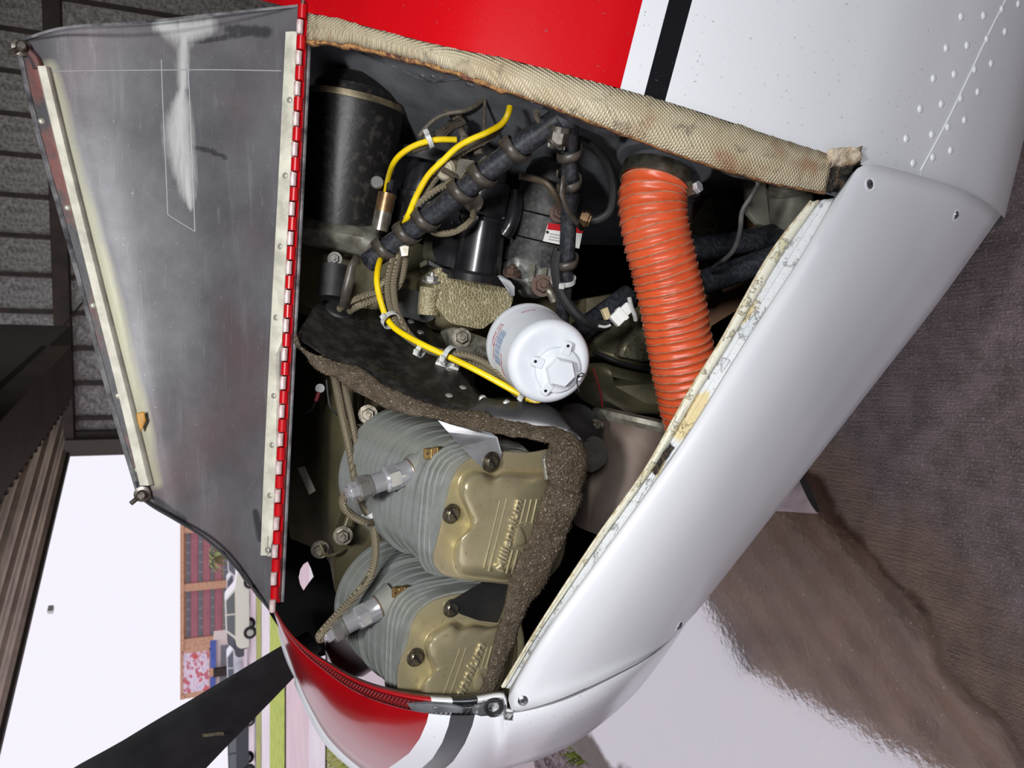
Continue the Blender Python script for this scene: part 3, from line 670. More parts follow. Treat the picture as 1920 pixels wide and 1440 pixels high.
# ------------------------------------------------------------------ lower cowl panel
CREASE = [(1567, 371, .668), (1500, 488, .662), (1400, 640, .660), (1300, 800, .664), (1215, 922, .672), (1110, 1066, .684), (1020, 1190, .700), (958, 1292, .722)]
INNER = [(1520, 378, .676), (1442, 480, .672), (1352, 640, .670), (1292, 735, .674), (1212, 878, .682), (1120, 1008, .694), (1020, 1160, .712), (942, 1288, .736)]
def pan_screw(mb_only=False):
    mb = MB(); mb.lathe(Matrix(), [(0, .0052), (.0006, .0056), (.0016, .0052), (.0024, .0038), (.0028, .0012), (.0028, .0001)], 18)
    return mb
def build_panel():
    global SCREW, RECESS
    p = thing('lower_cowl_panel', 'smooth white lower cowl panel below the open engine bay', 'panel', (.05, .75, .6))
    cr_ = cr(CREASE, 40); sil = cr([(1875, 402, .80), (1760, 562, .79), (1640, 716, .785), (1500, 896, .785), (1400, 1024, .79), (1300, 1150, .80), (1285, 1160, .80)], 40)
    aft0 = [(1567, 371, .668), (1592, 338, .662), (1622, 308, .656), (1700, 323, .668), (1790, 350, .70), (1845, 378, .745), (1875, 402, .80)]
    fwd0 = [(958, 1292, .722), (955, 1316, .716), (968, 1332, .712), (1050, 1310, .70), (1150, 1264, .708), (1232, 1217, .742), (1285, 1160, .80)]
    nv = 22; A = cr(aft0, nv); F = cr(fwd0, nv); rows = []
    nu = 40
    for j in range(nv):
        v = j / (nv - 1); r = []
        for i in range(nu):
            u = i / (nu - 1)
            q = cr_[i] * (1 - v) + sil[i] * v + A[j] * (1 - u) + F[j] * u - (cr_[0] * (1 - u) * (1 - v) + cr_[-1] * u * (1 - v) + sil[0] * (1 - u) * v + sil[-1] * u * v)
            w = math.sin(math.pi * u) ** .5
            q.z = (cr_[i].z + (sil[i].z - cr_[i].z) * v ** 2.2 - .020 * w * math.sin(math.pi * min(1, v * 1.15)) ** 1.0) * w + q.z * (1 - w); r.append(q)
        rows.append(r)
    for k, dd in ((.96, .06), (.86, .16), (.70, .30)):
        rows.append([V((*(cr_[i].lerp(sil[i], k)).xy, sil[i].z + dd)) for i in range(nu)])
    G = [[P(*q) for q in r] for r in rows]
    mb = MB(); mb.grid(G)
    t = NT('panel_paint'); f = t.ramp(t.noise(3, 2), [(.4, 0.0), (.6, 1.0)]); t.set(t.mix(f, lin((222, 224, 229)), lin((214, 216, 222))), .33, 0, .5, .2); t.bump(t.noise(16, 2), .04, .004)
    obj('panel_skin', mb, t.m, p, smooth=60, solid=.0018, offset=1)
    tree = bvh(G)
    # bright rolled edge
    ce = cr(CREASE, 90)
    mb = MB(); mb.tube([P(q.x + 6, q.y + 4, q.z - .001) for q in ce], .0042, 8); obj('rolled_edge', mb, t.m, p)
    # joggled landing flange, cream with flaking paint
    def flaky(name, c1, c2, c3, k1, k2):
        t = NT(name); ang = math.atan2(.62, .46)
        n = t.noise(1, 5, .65, vec=t.mapped((30, 60, 22))); n2 = t.noise(90, 3, .6); n3 = t.noise(420, 2); big = t.noise(1, 3, .6, vec=t.mapped((9, 20, 7)))
        f = t.ramp(n, [(k1, 0.0), (k1 + .02, 1.0)])
        c = t.mix(f, lin(c1), lin(c2)); c = t.mix(t.ramp(big, [(k2, 0.0), (k2 + .03, 1.0)]), c, lin(c3))
        e = t.ramp(n, [(k1 - .015, 0.0), (k1, 1.0), (k1 + .012, 1.0), (k1 + .03, 0.0)])
        c = t.mix(t.math('MULTIPLY', e, .55), c, lin((90, 86, 78)))
        c = t.mix(t.math('MULTIPLY', t.ramp(n3, [(.62, 0.0), (.7, 1.0)]), .55), c, lin((120, 112, 96)))
        t.set(c, .6); t.bump(t.math('ADD', t.math('MULTIPLY', n2, .5), f), .6, .002); return t.m
    lipm = flaky('cream_lip', (228, 226, 208), (214, 208, 178), (222, 220, 206), .56, .62)
    landm = flaky('flaked_landing', (216, 219, 222), (206, 210, 214), (214, 198, 152), .55, .535)
    ii, cc = cr(INNER, 90), cr(CREASE, 90)
    def part(name, prof, m):
        rows = [[P(*(lambda q: (q.x, q.y, q.z + dz))(a.lerp(b, s_))) for a, b in zip(ii, cc)] for s_, dz in prof]
        mb = MB(); mb.grid(rows); obj(name, mb, m, p, smooth=50, solid=.002)
    part('flange_lip', ((0, .004), (.03, -.003), (.18, -.0035), (.33, -.001), (.38, .0035)), lipm)
    part('landing_flange', ((.36, .0045), (.42, .0042), (.46, .0030), (.62, .0030), (.64, .0042), (.8, .0040), (1.0, .001)), landm)
    mb = MB(); mb.tube([P(q.x, q.y, q.z + .001) for q in ii], .0018, 6); obj('flange_edge', mb, M_('cream_edge', (224, 220, 200), .7, 0, (180, 160, 120), 120), p)
    # black scuff with torn fibres on the flange
    mb = MB(); rg = random.Random(1)
    R = [[P(1222 + 34 * u + 6 * v + rg.uniform(-2, 2), 882 - 52 * u + 9 * v, .672 - rg.uniform(0, .002)) for u in [k / 6 for k in range(7)]] for v in (0, .5, 1)]
    mb.grid(R); obj('black_scuff', mb, M_('charred_fabric', (44, 40, 36), .95), p, smooth=0, solid=.001)
    wd = MB(); wd.dome(Matrix(), .0022, .0012, 10, 3); WD = Piece('water_drop', wd, M_('water_drop', (236, 238, 242), .05, 0, coat=1.0))
    for q in ((1065, 1212), (1087, 1211), (1043, 1236), (1034, 1231), (1018, 1270), (1168, 1180), (1162, 1184), (1110, 1236)):
        w, nn = hit(tree, *q); WD(frame(w + nn * .0004, nn), p)
    # black seam along the front edge
    mb = MB(); mb.tube([hit(tree, q.x - 1, q.y - 1)[0] for q in cr([(972, 1330), (1050, 1308), (1150, 1262), (1230, 1215)], 30)], .0012, 6); obj('front_gasket', mb, M_('dark_rubber', (36, 36, 38), .6), p)
    sc = M_('screw_steel', (176, 178, 182), .3, .9, (120, 122, 126), 200)
    SCREW = Piece('screw', pan_screw(), sc)
    mb = MB(); mb.lathe(Matrix(), [(.0004, .0088), (.0010, .0082), (.0006, .0072), (-.0002, .0068)], 20, False, False); RING = Piece('screw_cup', mb, M_('white_paint', WHITE, .3))
    mb = MB()
    for a in (0, math.pi / 2): mb.box(Matrix.Rotation(a, 4, 'Z'), -.0022, .0022, -.0004, .0004, .0026, .0030)
    CROSS = Piece('screw_slot', mb, M_('black_void', (6, 6, 7), .9))
    for q in ((1628, 346), (1790, 403), (980, 1312), (1271, 1172)):
        w, n = hit(tree, *q); Mx = frame(w + n * .0012, n, (.8, .1, .6)); RING(Mx, p); SCREW(Mx, p); CROSS(Mx, p)
    return p
# ------------------------------------------------------------------ cowl door
def build_door():
    d = thing('cowl_door', 'open cowl door showing scuffed bare metal inside with cream stiffeners', 'door', P(540, 580, .92))
    H = [(566, 10, .884), (552, 300, .905), (536, 580, .925), (522, 860, .94), (508, 1146, .958)]
    O = [(32, 78, 1.02), (72, 250, 1.03), (142, 500, 1.04), (205, 740, 1.045), (262, 932, 1.05)]
    T = [(566, 10, .884), (420, 25, .93), (260, 42, .98), (120, 52, 1.01), (32, 78, 1.02)]
    N = [(508, 1146, .958), (470, 1098, .975), (430, 1050, .995), (380, 1006, 1.01), (330, 975, 1.03), (290, 952, 1.04), (262, 932, 1.05)]
    G = coons(H, O, T, N, 46, 26, .03)
    t = NT('scuffed_sheet'); n = t.noise(7, 6, .65); n2 = t.noise(60, 4, .7); n3 = t.noise(420, 2)
    st = t.noise(1, 5, .7, vec=t.mapped((5, 40, 60))); fine = t.noise(1, 5, .75, vec=t.mapped((14, 90, 130)))
    c = t.mix(t.ramp(n, [(.35, 0.0), (.65, 1.0)]), lin((116, 115, 119)), lin((88, 87, 91)))
    c = t.mix(t.math('MULTIPLY', t.ramp(t.noise(4, 3), [(.52, 0.0), (.7, 1.0)]), .45), c, lin((116, 92, 94)))
    c = t.mix(t.math('MULTIPLY', t.ramp(st, [(.55, 0.0), (.75, 1.0)]), .3), c, lin((150, 150, 154)))
    c = t.mix(t.ramp(n3, [(.73, 0.0), (.77, .8)]), c, lin((210, 210, 210)))
    def attr(name): return t.add('ShaderNodeAttribute', attribute_name=name).outputs['Fac']
    def masked(c, name, col, lo=.35, hi=.75, amt=1.0, src=None):
        f = t.math('ADD', attr(name), t.math('MULTIPLY', t.math('SUBTRACT', src or fine, .5), 1.1))
        return t.mix(t.math('MULTIPLY', t.ramp(f, [(lo, 0.0), (hi, 1.0)]), amt), c, lin(col))
    c = masked(c, 'glue', (176, 174, 146), .3, .95, .65, n)
    c = masked(c, 'smudge', (52, 52, 56), .4, .8, .8)
    c = masked(c, 'wear', (200, 202, 200), .12, 1.0, .95)
    t.set(c, .48, .3, .4); t.bump(n2, .12, .001)
    H2 = coons(H, O, T, N, 170, 110, .03); mb = MB(); mb.grid(H2); sk = obj('inner_skin', mb, t.m, d, smooth=60)
    def lens(pts, x, y):
        best = 0
        for (x0, y0, w0), (x1, y1, w1) in zip(pts, pts[1:]):
            dx, dy = x1 - x0, y1 - y0; s_ = max(0, min(1, ((x - x0) * dx + (y - y0) * dy) / (dx * dx + dy * dy))); w = w0 + (w1 - w0) * s_
            best = max(best, 1.15 - math.hypot(x - x0 - dx * s_, y - y0 - dy * s_) / max(w, 1))
        return max(0, min(1, best))
    A_ = {'wear': ([(343, 160, 4), (338, 200, 24), (336, 240, 33), (338, 280, 33), (345, 320, 26), (354, 365, 16), (358, 392, 5)], [(344, 45, 14), (344, 100, 13), (344, 160, 12)], [(300, 48, 18), (345, 60, 34), (390, 48, 22)]),
          'glue': ([(92, 130, 22), (128, 270, 26), (196, 510, 26), (256, 750, 26), (292, 905, 18)],), 'smudge': ([(355, 80, 8), (400, 74, 9), (470, 64, 6)], [(430, 55, 16), (500, 60, 18)], [(365, 277, 8), (392, 282, 9), (424, 296, 6)], [(290, 935, 10), (345, 975, 12)], [(480, 960, 10), (490, 1010, 14)])}
    pxs = [PX(WLOC[sk.name] + v.co) for v in sk.data.vertices]
    for nm, Ls in A_.items():
        at_ = sk.data.attributes.new(nm, 'FLOAT', 'POINT'); at_.data.foreach_set('value', [max(lens(L_, x, y) for L_ in Ls) for x, y in pxs])
    outer = [[q + V((0, .0035, 0)) for q in r] for r in G]
    mb = MB(); mb.grid(outer); obj('outer_skin', mb, M_('red_paint', RED, .3), d, smooth=60)
    tree = bvh(G)
    def onto(px, py, lift): q, n = hit(tree, px, py); return q + n * lift
    def band(name, cen, half, hs, m, n=50, par=d):
        """raised strip on the sheet: cen = centre line (px,py,half width factor)"""
        cc = cr(cen, n); R = []
        for s_, h in hs: R.append([onto(c_.x + half * s_, c_.y + half * .22 * s_ * 0, h) for c_ in cc])
        mb = MB(); mb.grid(R); return obj(name, mb, m, par, smooth=50)
    cream = NT('cream_stiffener'); n = cream.noise(30, 4, .6); cream.set(cream.mix(cream.ramp(n, [(.4, 0.0), (.66, 1.0)]), lin((214, 212, 196)), lin((176, 174, 160))), .6); cream.bump(n, .3, .002); cream = cream.m
    band('hinge_stiffener', [(551, 62, 0), (538, 330, 0), (524, 600, 0), (511, 880, 0), (505, 1040, 0)], 12, ((-1.1, .0), (-.95, .004), (.2, .0055), (.9, .004), (1.05, .0)), cream)
    band('edge_stiffener', [(82, 128, 0), (124, 300, 0), (184, 540, 0), (240, 760, 0), (276, 908, 0)], 13, ((-1, .0), (-.9, .009), (.3, .010), (.75, .006), (1.0, .0)), cream)
    rim = M_('edge_rim_paint', (58, 58, 62), .5, 0, (112, 66, 60), 14, .52, .62, bump=(50, .4, .002))
    band('edge_rim', [(50, 96, 0), (92, 262, 0), (160, 505, 0), (222, 745, 0), (266, 905, 0)], 17, ((-1, .0), (-.9, .0025), (.8, .0025), (1, .0)), rim)
    mb = MB(); mb.tube([P(q.x, q.y, q.z - .002) for q in cr(O, 40)], .003, 6); obj('edge_bead', mb, M_('edge_metal', (150, 150, 152), .45, .4, (70, 70, 74), 40), d)
    mb = MB(); mb.tube([P(q.x, q.y, q.z) for q in cr(T, 40)], .0016, 6); obj('edge_bead', mb, M_('edge_metal', (150, 150, 152), .45, .4), d)
    mb = MB(); mb.tube([P(q.x, q.y, q.z) for q in cr(N, 40)], .0018, 6); obj('edge_bead', mb, M_('dark_edge', (50, 50, 54), .5), d)
    # nose edge reinforcement (curved darker band)
    ne = cr(N, 26); R = []
    for w, h in ((0, .001), (14, .003), (34, .0028), (48, .0)):
        R.append([onto(q.x - w * .75, q.y - w * .62, h) if w else onto(q.x - 2, q.y - 2, h) for q in ne])
    mb = MB(); mb.grid([[R[j][i] for i in range(26)] for j in range(4)]); obj('nose_edge_band', mb, M_('dark_band', (66, 67, 72), .45, .3, (88, 88, 92), 12), d, smooth=50)
    # tail edge doubler sheet and a long patch plate
    def plate(name, poly, lift, m, th=.0008):
        mb = MB(); q0 = [onto(*p, lift) for p in poly]; v = [mb.bm.verts.new(q) for q in q0]; mb.bm.faces.new(v); return obj(name, mb, m, d, smooth=0, solid=th, offset=-1)
    def sheet(name, c0, c1, lift, m, n=14, k=10):
        a, b = cr(c0, n), cr(c1, n); mb = MB(); mb.grid([[onto(*(a[i].lerp(b[i], j / k)), lift) for i in range(n)] for j in range(k + 1)]); return obj(name, mb, m, d, smooth=50, solid=.0008, offset=1)
    mb = MB(); mb.tube([onto(q.x, q.y, .0004) for q in cr([(96, 134), (250, 132), (400, 131), (528, 133)], 30)], .0007, 5); obj('tape_edge', mb, M_('tape_edge', (164, 164, 166), .5), d)
    for pts in ([(303, 112), (306, 200), (312, 330), (315, 402)], [(315, 402), (330, 412), (366, 434)], [(353, 120), (359, 250), (366, 434)]):
        mb = MB(); mb.tube([onto(q.x, q.y, .0004) for q in cr(pts, 20)], .0007, 5); obj('tape_edge', mb, M_('tape_edge', (164, 164, 166), .5), d)
    # amber stain of old varnish on the stiffener
    sheet('varnish_patch', [(256, 774), (258, 790), (264, 808)], [(274, 770), (275, 786), (266, 806)], .011, M_('amber_varnish', (196, 146, 60), .45, 0, (170, 120, 44), 60), 8, 4)
    # rivets and fasteners
    mb = MB(); mb.dome(Matrix(), .0038, .0016, 12, 3); RV = Piece('rivet', mb, M_('worn_rivet', (170, 168, 156), .45, .4))
    for q in ((548, 190), (540, 331), (531, 463), (523, 596), (519, 742), (516, 834), (512, 928), (508, 1030)): 
        w, n = hit(tree, *q); RV(frame(w + n * .0052, n), d)
    for q in ((78, 228), (127, 390), (175, 573), (222, 742), (258, 880)):
        w, n = hit(tree, *q); RV(frame(w + n * .0026, n), d)
    st = M_('old_steel', (120, 116, 112), .4, .7, (80, 66, 56), 120)
    for (q, lab) in (((40, 92), None), ((268, 925), None)):
        w, n = hit(tree, *q); Mx = frame(w + n * .003, n)
        mb = MB(); mb.lathe(Mx, [(0, .010), (.003, .010), (.004, .006), (.010, .0055), (.012, .004)], 16); o = obj('turn_fastener', mb, st, d)
        mb = MB(); mb.tube([w + n * .006, w + n * .012 + V((-.01, 0, .012))], .003, 8); obj('fastener_pin', mb, st, o)
    mb = MB(); R = [[onto(252 + 24 * u + 10 * v, 904 + 34 * v - 4 * u, .004) for u in (0, .5, 1)] for v in (0, .5, 1)]; mb.grid(R); obj('corner_gusset', mb, M_('dark_band', (66, 67, 72), .45, .3), d, smooth=40, solid=.002)
    mb = MB(); mb.tube([onto(*q, .001) for q in cr([(46, 92), (64, 110), (72, 130)], 8)], .006, 8); obj('corner_gusset', mb, rim, d)
    # piano hinge: alternating knuckles on a pin, fixed leaf in red
    hp = curve([(568, 8, .880), (555, 300, .901), (541, 580, .921), (527, 860, .936), (514, 1148, .954)], 200)
    hg = thing('piano_hinge', 'long red piano hinge with alternating white knuckles along the cowl door', 'hinge', hp[100])
    L = [0]
    for i in range(1, 200): L.append(L[-1] + (hp[i] - hp[i - 1]).length)
    def at(s):
        k = max(i for i in range(199) if L[i] <= s or i == 0); return hp[k].lerp(hp[k + 1], min(1, (s - L[k]) / (L[k + 1] - L[k])))
    nk = 42; kl = L[-1] / nk
    redk = M_('hinge_red', (188, 14, 24), .3, 0, (170, 10, 20), 30); wk = M_('hinge_pale', (214, 200, 198), .35, .1, (190, 150, 150), 90)  # pinkish white on every other knuckle, red between
    r_ = .0050
    def kn(r):
        mb = MB(); mb.lathe(Matrix(), [(-kl * .46, r * .8), (-kl * .44, r), (kl * .44, r), (kl * .46, r * .8)], 14); return mb
    KR = Piece('hinge_knuckle', kn(r_ * 1.12), redk); KW = Piece('hinge_knuckle', kn(r_ * .80), wk)
    for k in range(nk):
        a, b = at(k * kl), at((k + 1) * kl - 1e-6); c = (a + b) / 2
        K = KR if k % 2 == 0 else KW
        o = K(frame(c + (V((0, .0, .0022)) if k % 2 else V((0, 0, 0))), b - a, (0, -1, 0)), hg)
    mb = MB(); mb.grid([[q + V((0, .003, -.0012)) for q in hp[::4]], [q + V((0, -.0015, -.0052)) for q in hp[::4]], [q + V((0, .004, -.0085)) for q in hp[::4]]]); obj('fixed_leaf', mb, redk, hg, smooth=50, solid=.001)
    mb = MB(); mb.tube([q + V((0, 0.003, -.0095)) for q in hp[::4]], .002, 6); obj('leaf_edge', mb, M_('edge_metal', (150, 150, 152), .45, .4), hg)
    mb = MB(); mb.tube([at(0) + (at(0) - at(.01)).normalized() * .004, at(0.002)], .0025, 8); obj('hinge_pin', mb, st, hg)
    return d
# ------------------------------------------------------------------ engine bay
def onplane(px, py, O, n, lift=0.0):
    d = P(px, py, 1.0) - EYE; n = V(n); t = (O + n * lift - EYE).dot(n) / d.dot(n); return EYE + d * t
def slab(name, poly, D, th, m, par, bevel=.0015, back=1.0, smooth=35, rad=0, **kw):
    """solid with a front outline seen in the photograph, each corner at its own distance, running th metres away from us"""
    if rad: poly = [tuple(p) for p in rpoly([p[:2] for p in poly], rad, 3)]
    pts = [P(p[0], p[1], p[2] if len(p) > 2 else D) for p in poly]
    c = sum(pts, V((0, 0, 0))) / len(pts); mb = MB()
    a = [mb.bm.verts.new(p) for p in pts]; b = [mb.bm.verts.new(c + (p - c) * back + V((0, th, 0))) for p in pts]
    n = len(a)
    for i in range(n): mb.bm.faces.new((a[i], a[(i + 1) % n], b[(i + 1) % n], b[i]))
    mb.cap(a, True); mb.cap(b)
    bmesh.ops.triangulate(mb.bm, faces=[f for f in mb.bm.faces if len(f.verts) > 4])
    return obj(name, mb, m, par, smooth=smooth, bevel=bevel, **kw)
def hexbolt(name, px, py, D, r, par, m, n=(0, -1, .2), h=None):
    q = P(px, py, D); mb = MB(); M0 = frame(q, n); mb.lathe(M0, [(-.001, r * 1.5), (.0015, r * 1.5)], 16); mb.hexa(M0, r, .0015, h or r * .9); mb.lathe(M0, [(h or r * .9, r * .45), ((h or r * .9) + r * .5, r * .42)], 10)
    return obj(name, mb, m, par, smooth=30)
def slotted(par, q, n, r=.0066, m=None, lift=0):
    """cheese-head screw with washer and slot"""
    M0 = frame(q + V(n).normalized() * lift, n, (.75, .2, .6)); mb = MB()
    mb.lathe(M0, [(0, r * 1.55), (.0012, r * 1.55)], 18); mb.lathe(M0, [(.0012, r), (.004, r), (.0048, r * .86)], 18, True, True)
    o = obj('screw', mb, STEEL(), par, smooth=30)
    if o.parent and o.parent.parent is None:
        mb = MB(); mb.box(M0, -r * .9, r * .9, -r * .13, r * .13, .0040, .0050); obj('screw_slot', mb, M_('black_void', (6, 6, 7), .9), o, smooth=0)
    else:
        pass
    return o
def STEEL(): return M_('greasy_steel', (132, 126, 114), .35, .85, (84, 78, 68), 150)
def CHROME(): return M_('plug_chrome', (206, 207, 212), .26, .6, (188, 189, 194), 12)
def text_mesh(body, size, shear=0.0, extrude=.0004, bold=False, bev=0):
    cu = bpy.data.curves.new('lettering', 'FONT'); cu.body = body; cu.size = size; cu.shear = shear; cu.extrude = extrude; cu.align_x = 'LEFT'; cu.resolution_u = 2
    cu.bevel_depth = bev; cu.bevel_resolution = 1
    if bold: cu.offset = size * .004
    o = bpy.data.objects.new('lettering', cu); C.objects.link(o); dg = bpy.context.evaluated_depsgraph_get()
    me = bpy.data.meshes.new_from_object(o.evaluated_get(dg)); bpy.data.objects.remove(o); bpy.data.curves.remove(cu)
    bm = bmesh.new(); bm.from_mesh(me); bpy.data.meshes.remove(me); return bm
def braid_mat(name, c1, c2):
    t = NT(name); uv = t.tc()
    a = t.add('ShaderNodeTexWave', i_Vector=uv, i_Scale=260.0, bands_direction='DIAGONAL').outputs[1]
    b = t.add('ShaderNodeTexWave', i_Vector=t.mapped((1, -1, 1)), i_Scale=260.0, bands_direction='DIAGONAL').outputs[1]
    w = t.math('MULTIPLY', a, b); t.set(t.mix(t.ramp(w, [(.02, 0.0), (.35, 1.0)]), lin(c2), lin(c1)), .55, .35); t.bump(w, .8, .001); return t.m
def lead(name, pts, r, label, cat, m, n=40, group=None, seg=8, par=None):
    mb = MB(); mb.tube(curve(pts, n), r, seg); o = obj(name, mb, m, par)
    if label: tag(o, label, cat, group)
    return o

def cover_and_cylinder(which):
    rear = which == 'rear'
    if rear:
        Cc, Cb = P(940, 972, .770), P(745, 880, .985)
        flange = [(1050, 850), (990, 848), (940, 846), (898, 852), (868, 868), (850, 892), (838, 930), (829, 970), (820, 1010), (812, 1040), (816, 1062), (834, 1078), (868, 1087), (920, 1092), (990, 1096), (1050, 1060), (1065, 960)]
        dome = [(1045, 886), (1000, 884), (950, 882), (925, 890), (905, 882), (882, 882), (864, 896), (860, 922), (872, 952), (882, 978), (872, 1000), (856, 1016), (849, 1040), (853, 1064), (868, 1080), (910, 1086), (965, 1088), (1030, 1050), (1050, 960)]
        screws = [(846, 963)]; txt = ((941, 1075), (978, 937)); seal = [(1010, 848)]
        lab = 'grey finned rear cylinder with gold rocker cover against the black baffle'
    else:
        Cc, Cb = P(868, 1228, .828), P(735, 1118, 1.03)
        flange = [(960, 1120), (915, 1112), (870, 1112), (822, 1122), (790, 1142), (771, 1170), (764, 1205), (752, 1232), (745, 1262), (746, 1300), (756, 1338), (800, 1350), (880, 1352), (960, 1330), (985, 1220)]
        dome = [(955, 1172), (920, 1172), (890, 1168), (866, 1172), (848, 1164), (828, 1172), (806, 1187), (796, 1204), (796, 1224), (806, 1244), (810, 1262), (796, 1276), (786, 1296), (790, 1322), (806, 1338), (850, 1344), (930, 1328), (965, 1230)]
        screws = [(846, 1140), (779, 1232)]; txt = ((858, 1315), (903, 1213))
        lab = 'grey finned front cylinder with gold rocker cover behind the red nose lip'
    ax = (Cc - Cb).normalized()
    cyl = thing('engine_cylinder', lab, 'cylinder', Cb)
    t = NT('cylinder_grey_' + which); n = t.noise(34, 5, .7); n2 = t.noise(7, 3)
    c = t.mix(t.ramp(n, [(.4, 0.0), (.7, 1.0)]), lin((132, 136, 134)), lin((114, 117, 112))); c = t.mix(t.math('MULTIPLY', t.ramp(n2, [(.5, 0.0), (.7, 1.0)]), .5), c, lin((164, 160, 140)))
    t.set(c, .62, 0, .35); t.bump(t.noise(220, 2), .12, .0006); gm = t.m
    # stack of cooling fins, from the barrel to the head
    nf = 15; L = (Cc - Cb).length; end = L - .050; sx = V((1, 0, 0))
    def outline(k, grow=0.0):
        s = k / (nf - 1); r = (.0885 if rear else .0860) * (1 - .04 * s) - .002 * abs(math.sin(k * 1.7)); pw = 2.0 + 1.6 * s; N = 72; o = []
        for i in range(N):
            a = 2 * math.pi * i / N; ca, sa = math.cos(a), math.sin(a)
            rr = (abs(ca) ** pw + abs(sa) ** pw) ** (-1 / pw) * r * (.93 if s > .5 else .98)
            # waist where the plug boss and push rods pass
            rr *= 1 - (.07 * s + .02) * math.exp(-((a - 2.35) / .30) ** 2) - .05 * s * math.exp(-((a - .9) / .35) ** 2) + .004 * math.sin(5 * a + k)
            o.append(((rr + grow) * ca, (rr + grow) * sa))
        return o
    Mx = frame(Cb, ax, sx)
    th = end / nf
    for k in range(nf):
        z0 = k * th; o = outline(k); mb = MB()
        mb.prism(Mx, o, z0 + .0030, z0 + th)
        ins = [(x * .86, y * .86) for x, y in o]; mb.prism(Mx, ins, z0 - .001, z0 + .0032)
        obj('cooling_fin', mb, gm, cyl, smooth=30)
    # head casting under the cover with stepped ribs
    mb = MB(); N = 40
    ring = lambda r, pw: [((abs(math.cos(a)) ** pw + abs(math.sin(a)) ** pw) ** (-1 / pw) * r * math.cos(a), (abs(math.cos(a)) ** pw + abs(math.sin(a)) ** pw) ** (-1 / pw) * r * math.sin(a)) for a in [2 * math.pi * i / N for i in range(N)]]
    mb.prism(Mx, ring(.074, 3), end - .002, L - .010); obj('cylinder_head', mb, gm, cyl, smooth=30)
    for k in range(5):
        mb = MB(); r0 = .078 - .002 * k; mb.prism(Mx, ring(r0, 4), end + .002 + k * .0074, end + .0066 + k * .0074); obj('head_fin', mb, gm, cyl, smooth=30, bevel=.001)
    # rocker cover
    mt = NT('rocker_gold_' + which); n = mt.noise(20, 5, .65); n2 = mt.noise(5, 2); n3 = mt.noise(150, 3)
    c = mt.mix(mt.ramp(n2, [(.4, 0.0), (.62, 1.0)]), lin((196, 186, 150)), lin((172, 162, 128))); c = mt.mix(mt.math('MULTIPLY', mt.ramp(n, [(.45, 0.0), (.7, 1.0)]), .55), c, lin((206, 192, 162)))
    c = mt.mix(mt.math('MULTIPLY', mt.ramp(n3, [(.6, 0.0), (.75, 1.0)]), .35), c, lin((104, 94, 66)))
    mt.set(c, .36, .55, .5); mt.bump(n3, .08, .001); gold = mt.m
    pl = lambda poly, lift, k=1.0, ctr=None: [onplane(ctr[0] + (x - ctr[0]) * k, ctr[1] + (y - ctr[1]) * k, Cc, ax, lift) for x, y in poly]
    def smoothp(poly, n): 
        q = cr(poly[-3:] + poly + poly[:3], n * (len(poly) + 6)); m = len(q); a = int(m * 3 / (len(poly) + 5)); b = int(m * (len(poly) + 3) / (len(poly) + 5)); return [(p[0], p[1]) for p in q[a:b]]
    def loop(poly, per=6):
        out = []; m = len(poly)
        for i in range(m):
            p0, p1, p2, p3 = [V(poly[(i + k) % m]) for k in (-1, 0, 1, 2)]
            for k in range(per):
                t = k / per; out.append(tuple(.5 * (2 * p1 + (p2 - p0) * t + (2 * p0 - 5 * p1 + 4 * p2 - p3) * t * t + (3 * p1 - p0 - 3 * p2 + p3) * t ** 3)))
        return out
    fl = loop(flange, 4); cf = (sum(p[0] for p in fl) / len(fl), sum(p[1] for p in fl) / len(fl))
    dm = loop(dome, 6); cd = (sum(p[0] for p in dm) / len(dm), sum(p[1] for p in dm) / len(dm))
    mb = MB(); vv = mb.grid([pl(fl, -.012, 1, cf), pl(fl, -.0018, 1, cf), pl(fl, -.0002, .985, cf), pl(fl, 0, .965, cf), pl(fl, .0, .93, cf)], True); mb.cap(vv[0]); mb.cap(vv[-1])
    # raised bead of the flange and the pressed dome
    prof = [(-.003, 1.03), (.0024, 1.02), (.0030, 1.0), (.0024, .985), (.0040, .965), (.0100, .945), (.0165, .915), (.0215, .87), (.0248, .80), (.0264, .70), (.0270, .5), (.0272, .25)]
    rows = [pl(dm, z, k, cd) for z, k in prof]
    vv = mb.grid(rows, True); mb.cap(vv[-1])
    rc = obj('rocker_cover', mb, gold, cyl, smooth=50)
    # pressed ribs, lettering and swoosh
    (x0, y0), (x1, y1) = txt; a, b = onplane(x0, y0, Cc, ax, .0278), onplane(x1, y1, Cc, ax, .0278); d = (b - a); ln = d.length; d.normalize()
    Mt = Matrix(); up = ax.cross(d); Mt = Matrix(((d.x, up.x, ax.x, a.x), (d.y, up.y, ax.y, a.y), (d.z, up.z, ax.z, a.z), (0, 0, 0, 1)))
    bm = text_mesh('Millennium', .02, .22, .0014, True, .0003)
    w = max(v.co.x for v in bm.verts); s = ln / w * (1 if rear else 1.35)
    if not rear:
        s = .0 + ((onplane(x1, y1, Cc, ax) - onplane(840, 1368, Cc, ax)).length) / w; a = onplane(840, 1368, Cc, ax, .0278); Mt.translation = a
    bmesh.ops.transform(bm, matrix=Mt @ Matrix.Diagonal((s, s * .78, 1, 1)), verts=bm.verts)
    obj('lettering', bm, M_('lettering_gold', (206, 196, 162), .34, .5, (190, 178, 144), 60), rc, smooth=0)
    def rib(p, q, r=.0013):
        mb = MB(); mb.tube([onplane(*p, Cc, ax, .0265), onplane(*q, Cc, ax, .0265)], r, 8); obj('pressed_rib', mb, gold, rc)
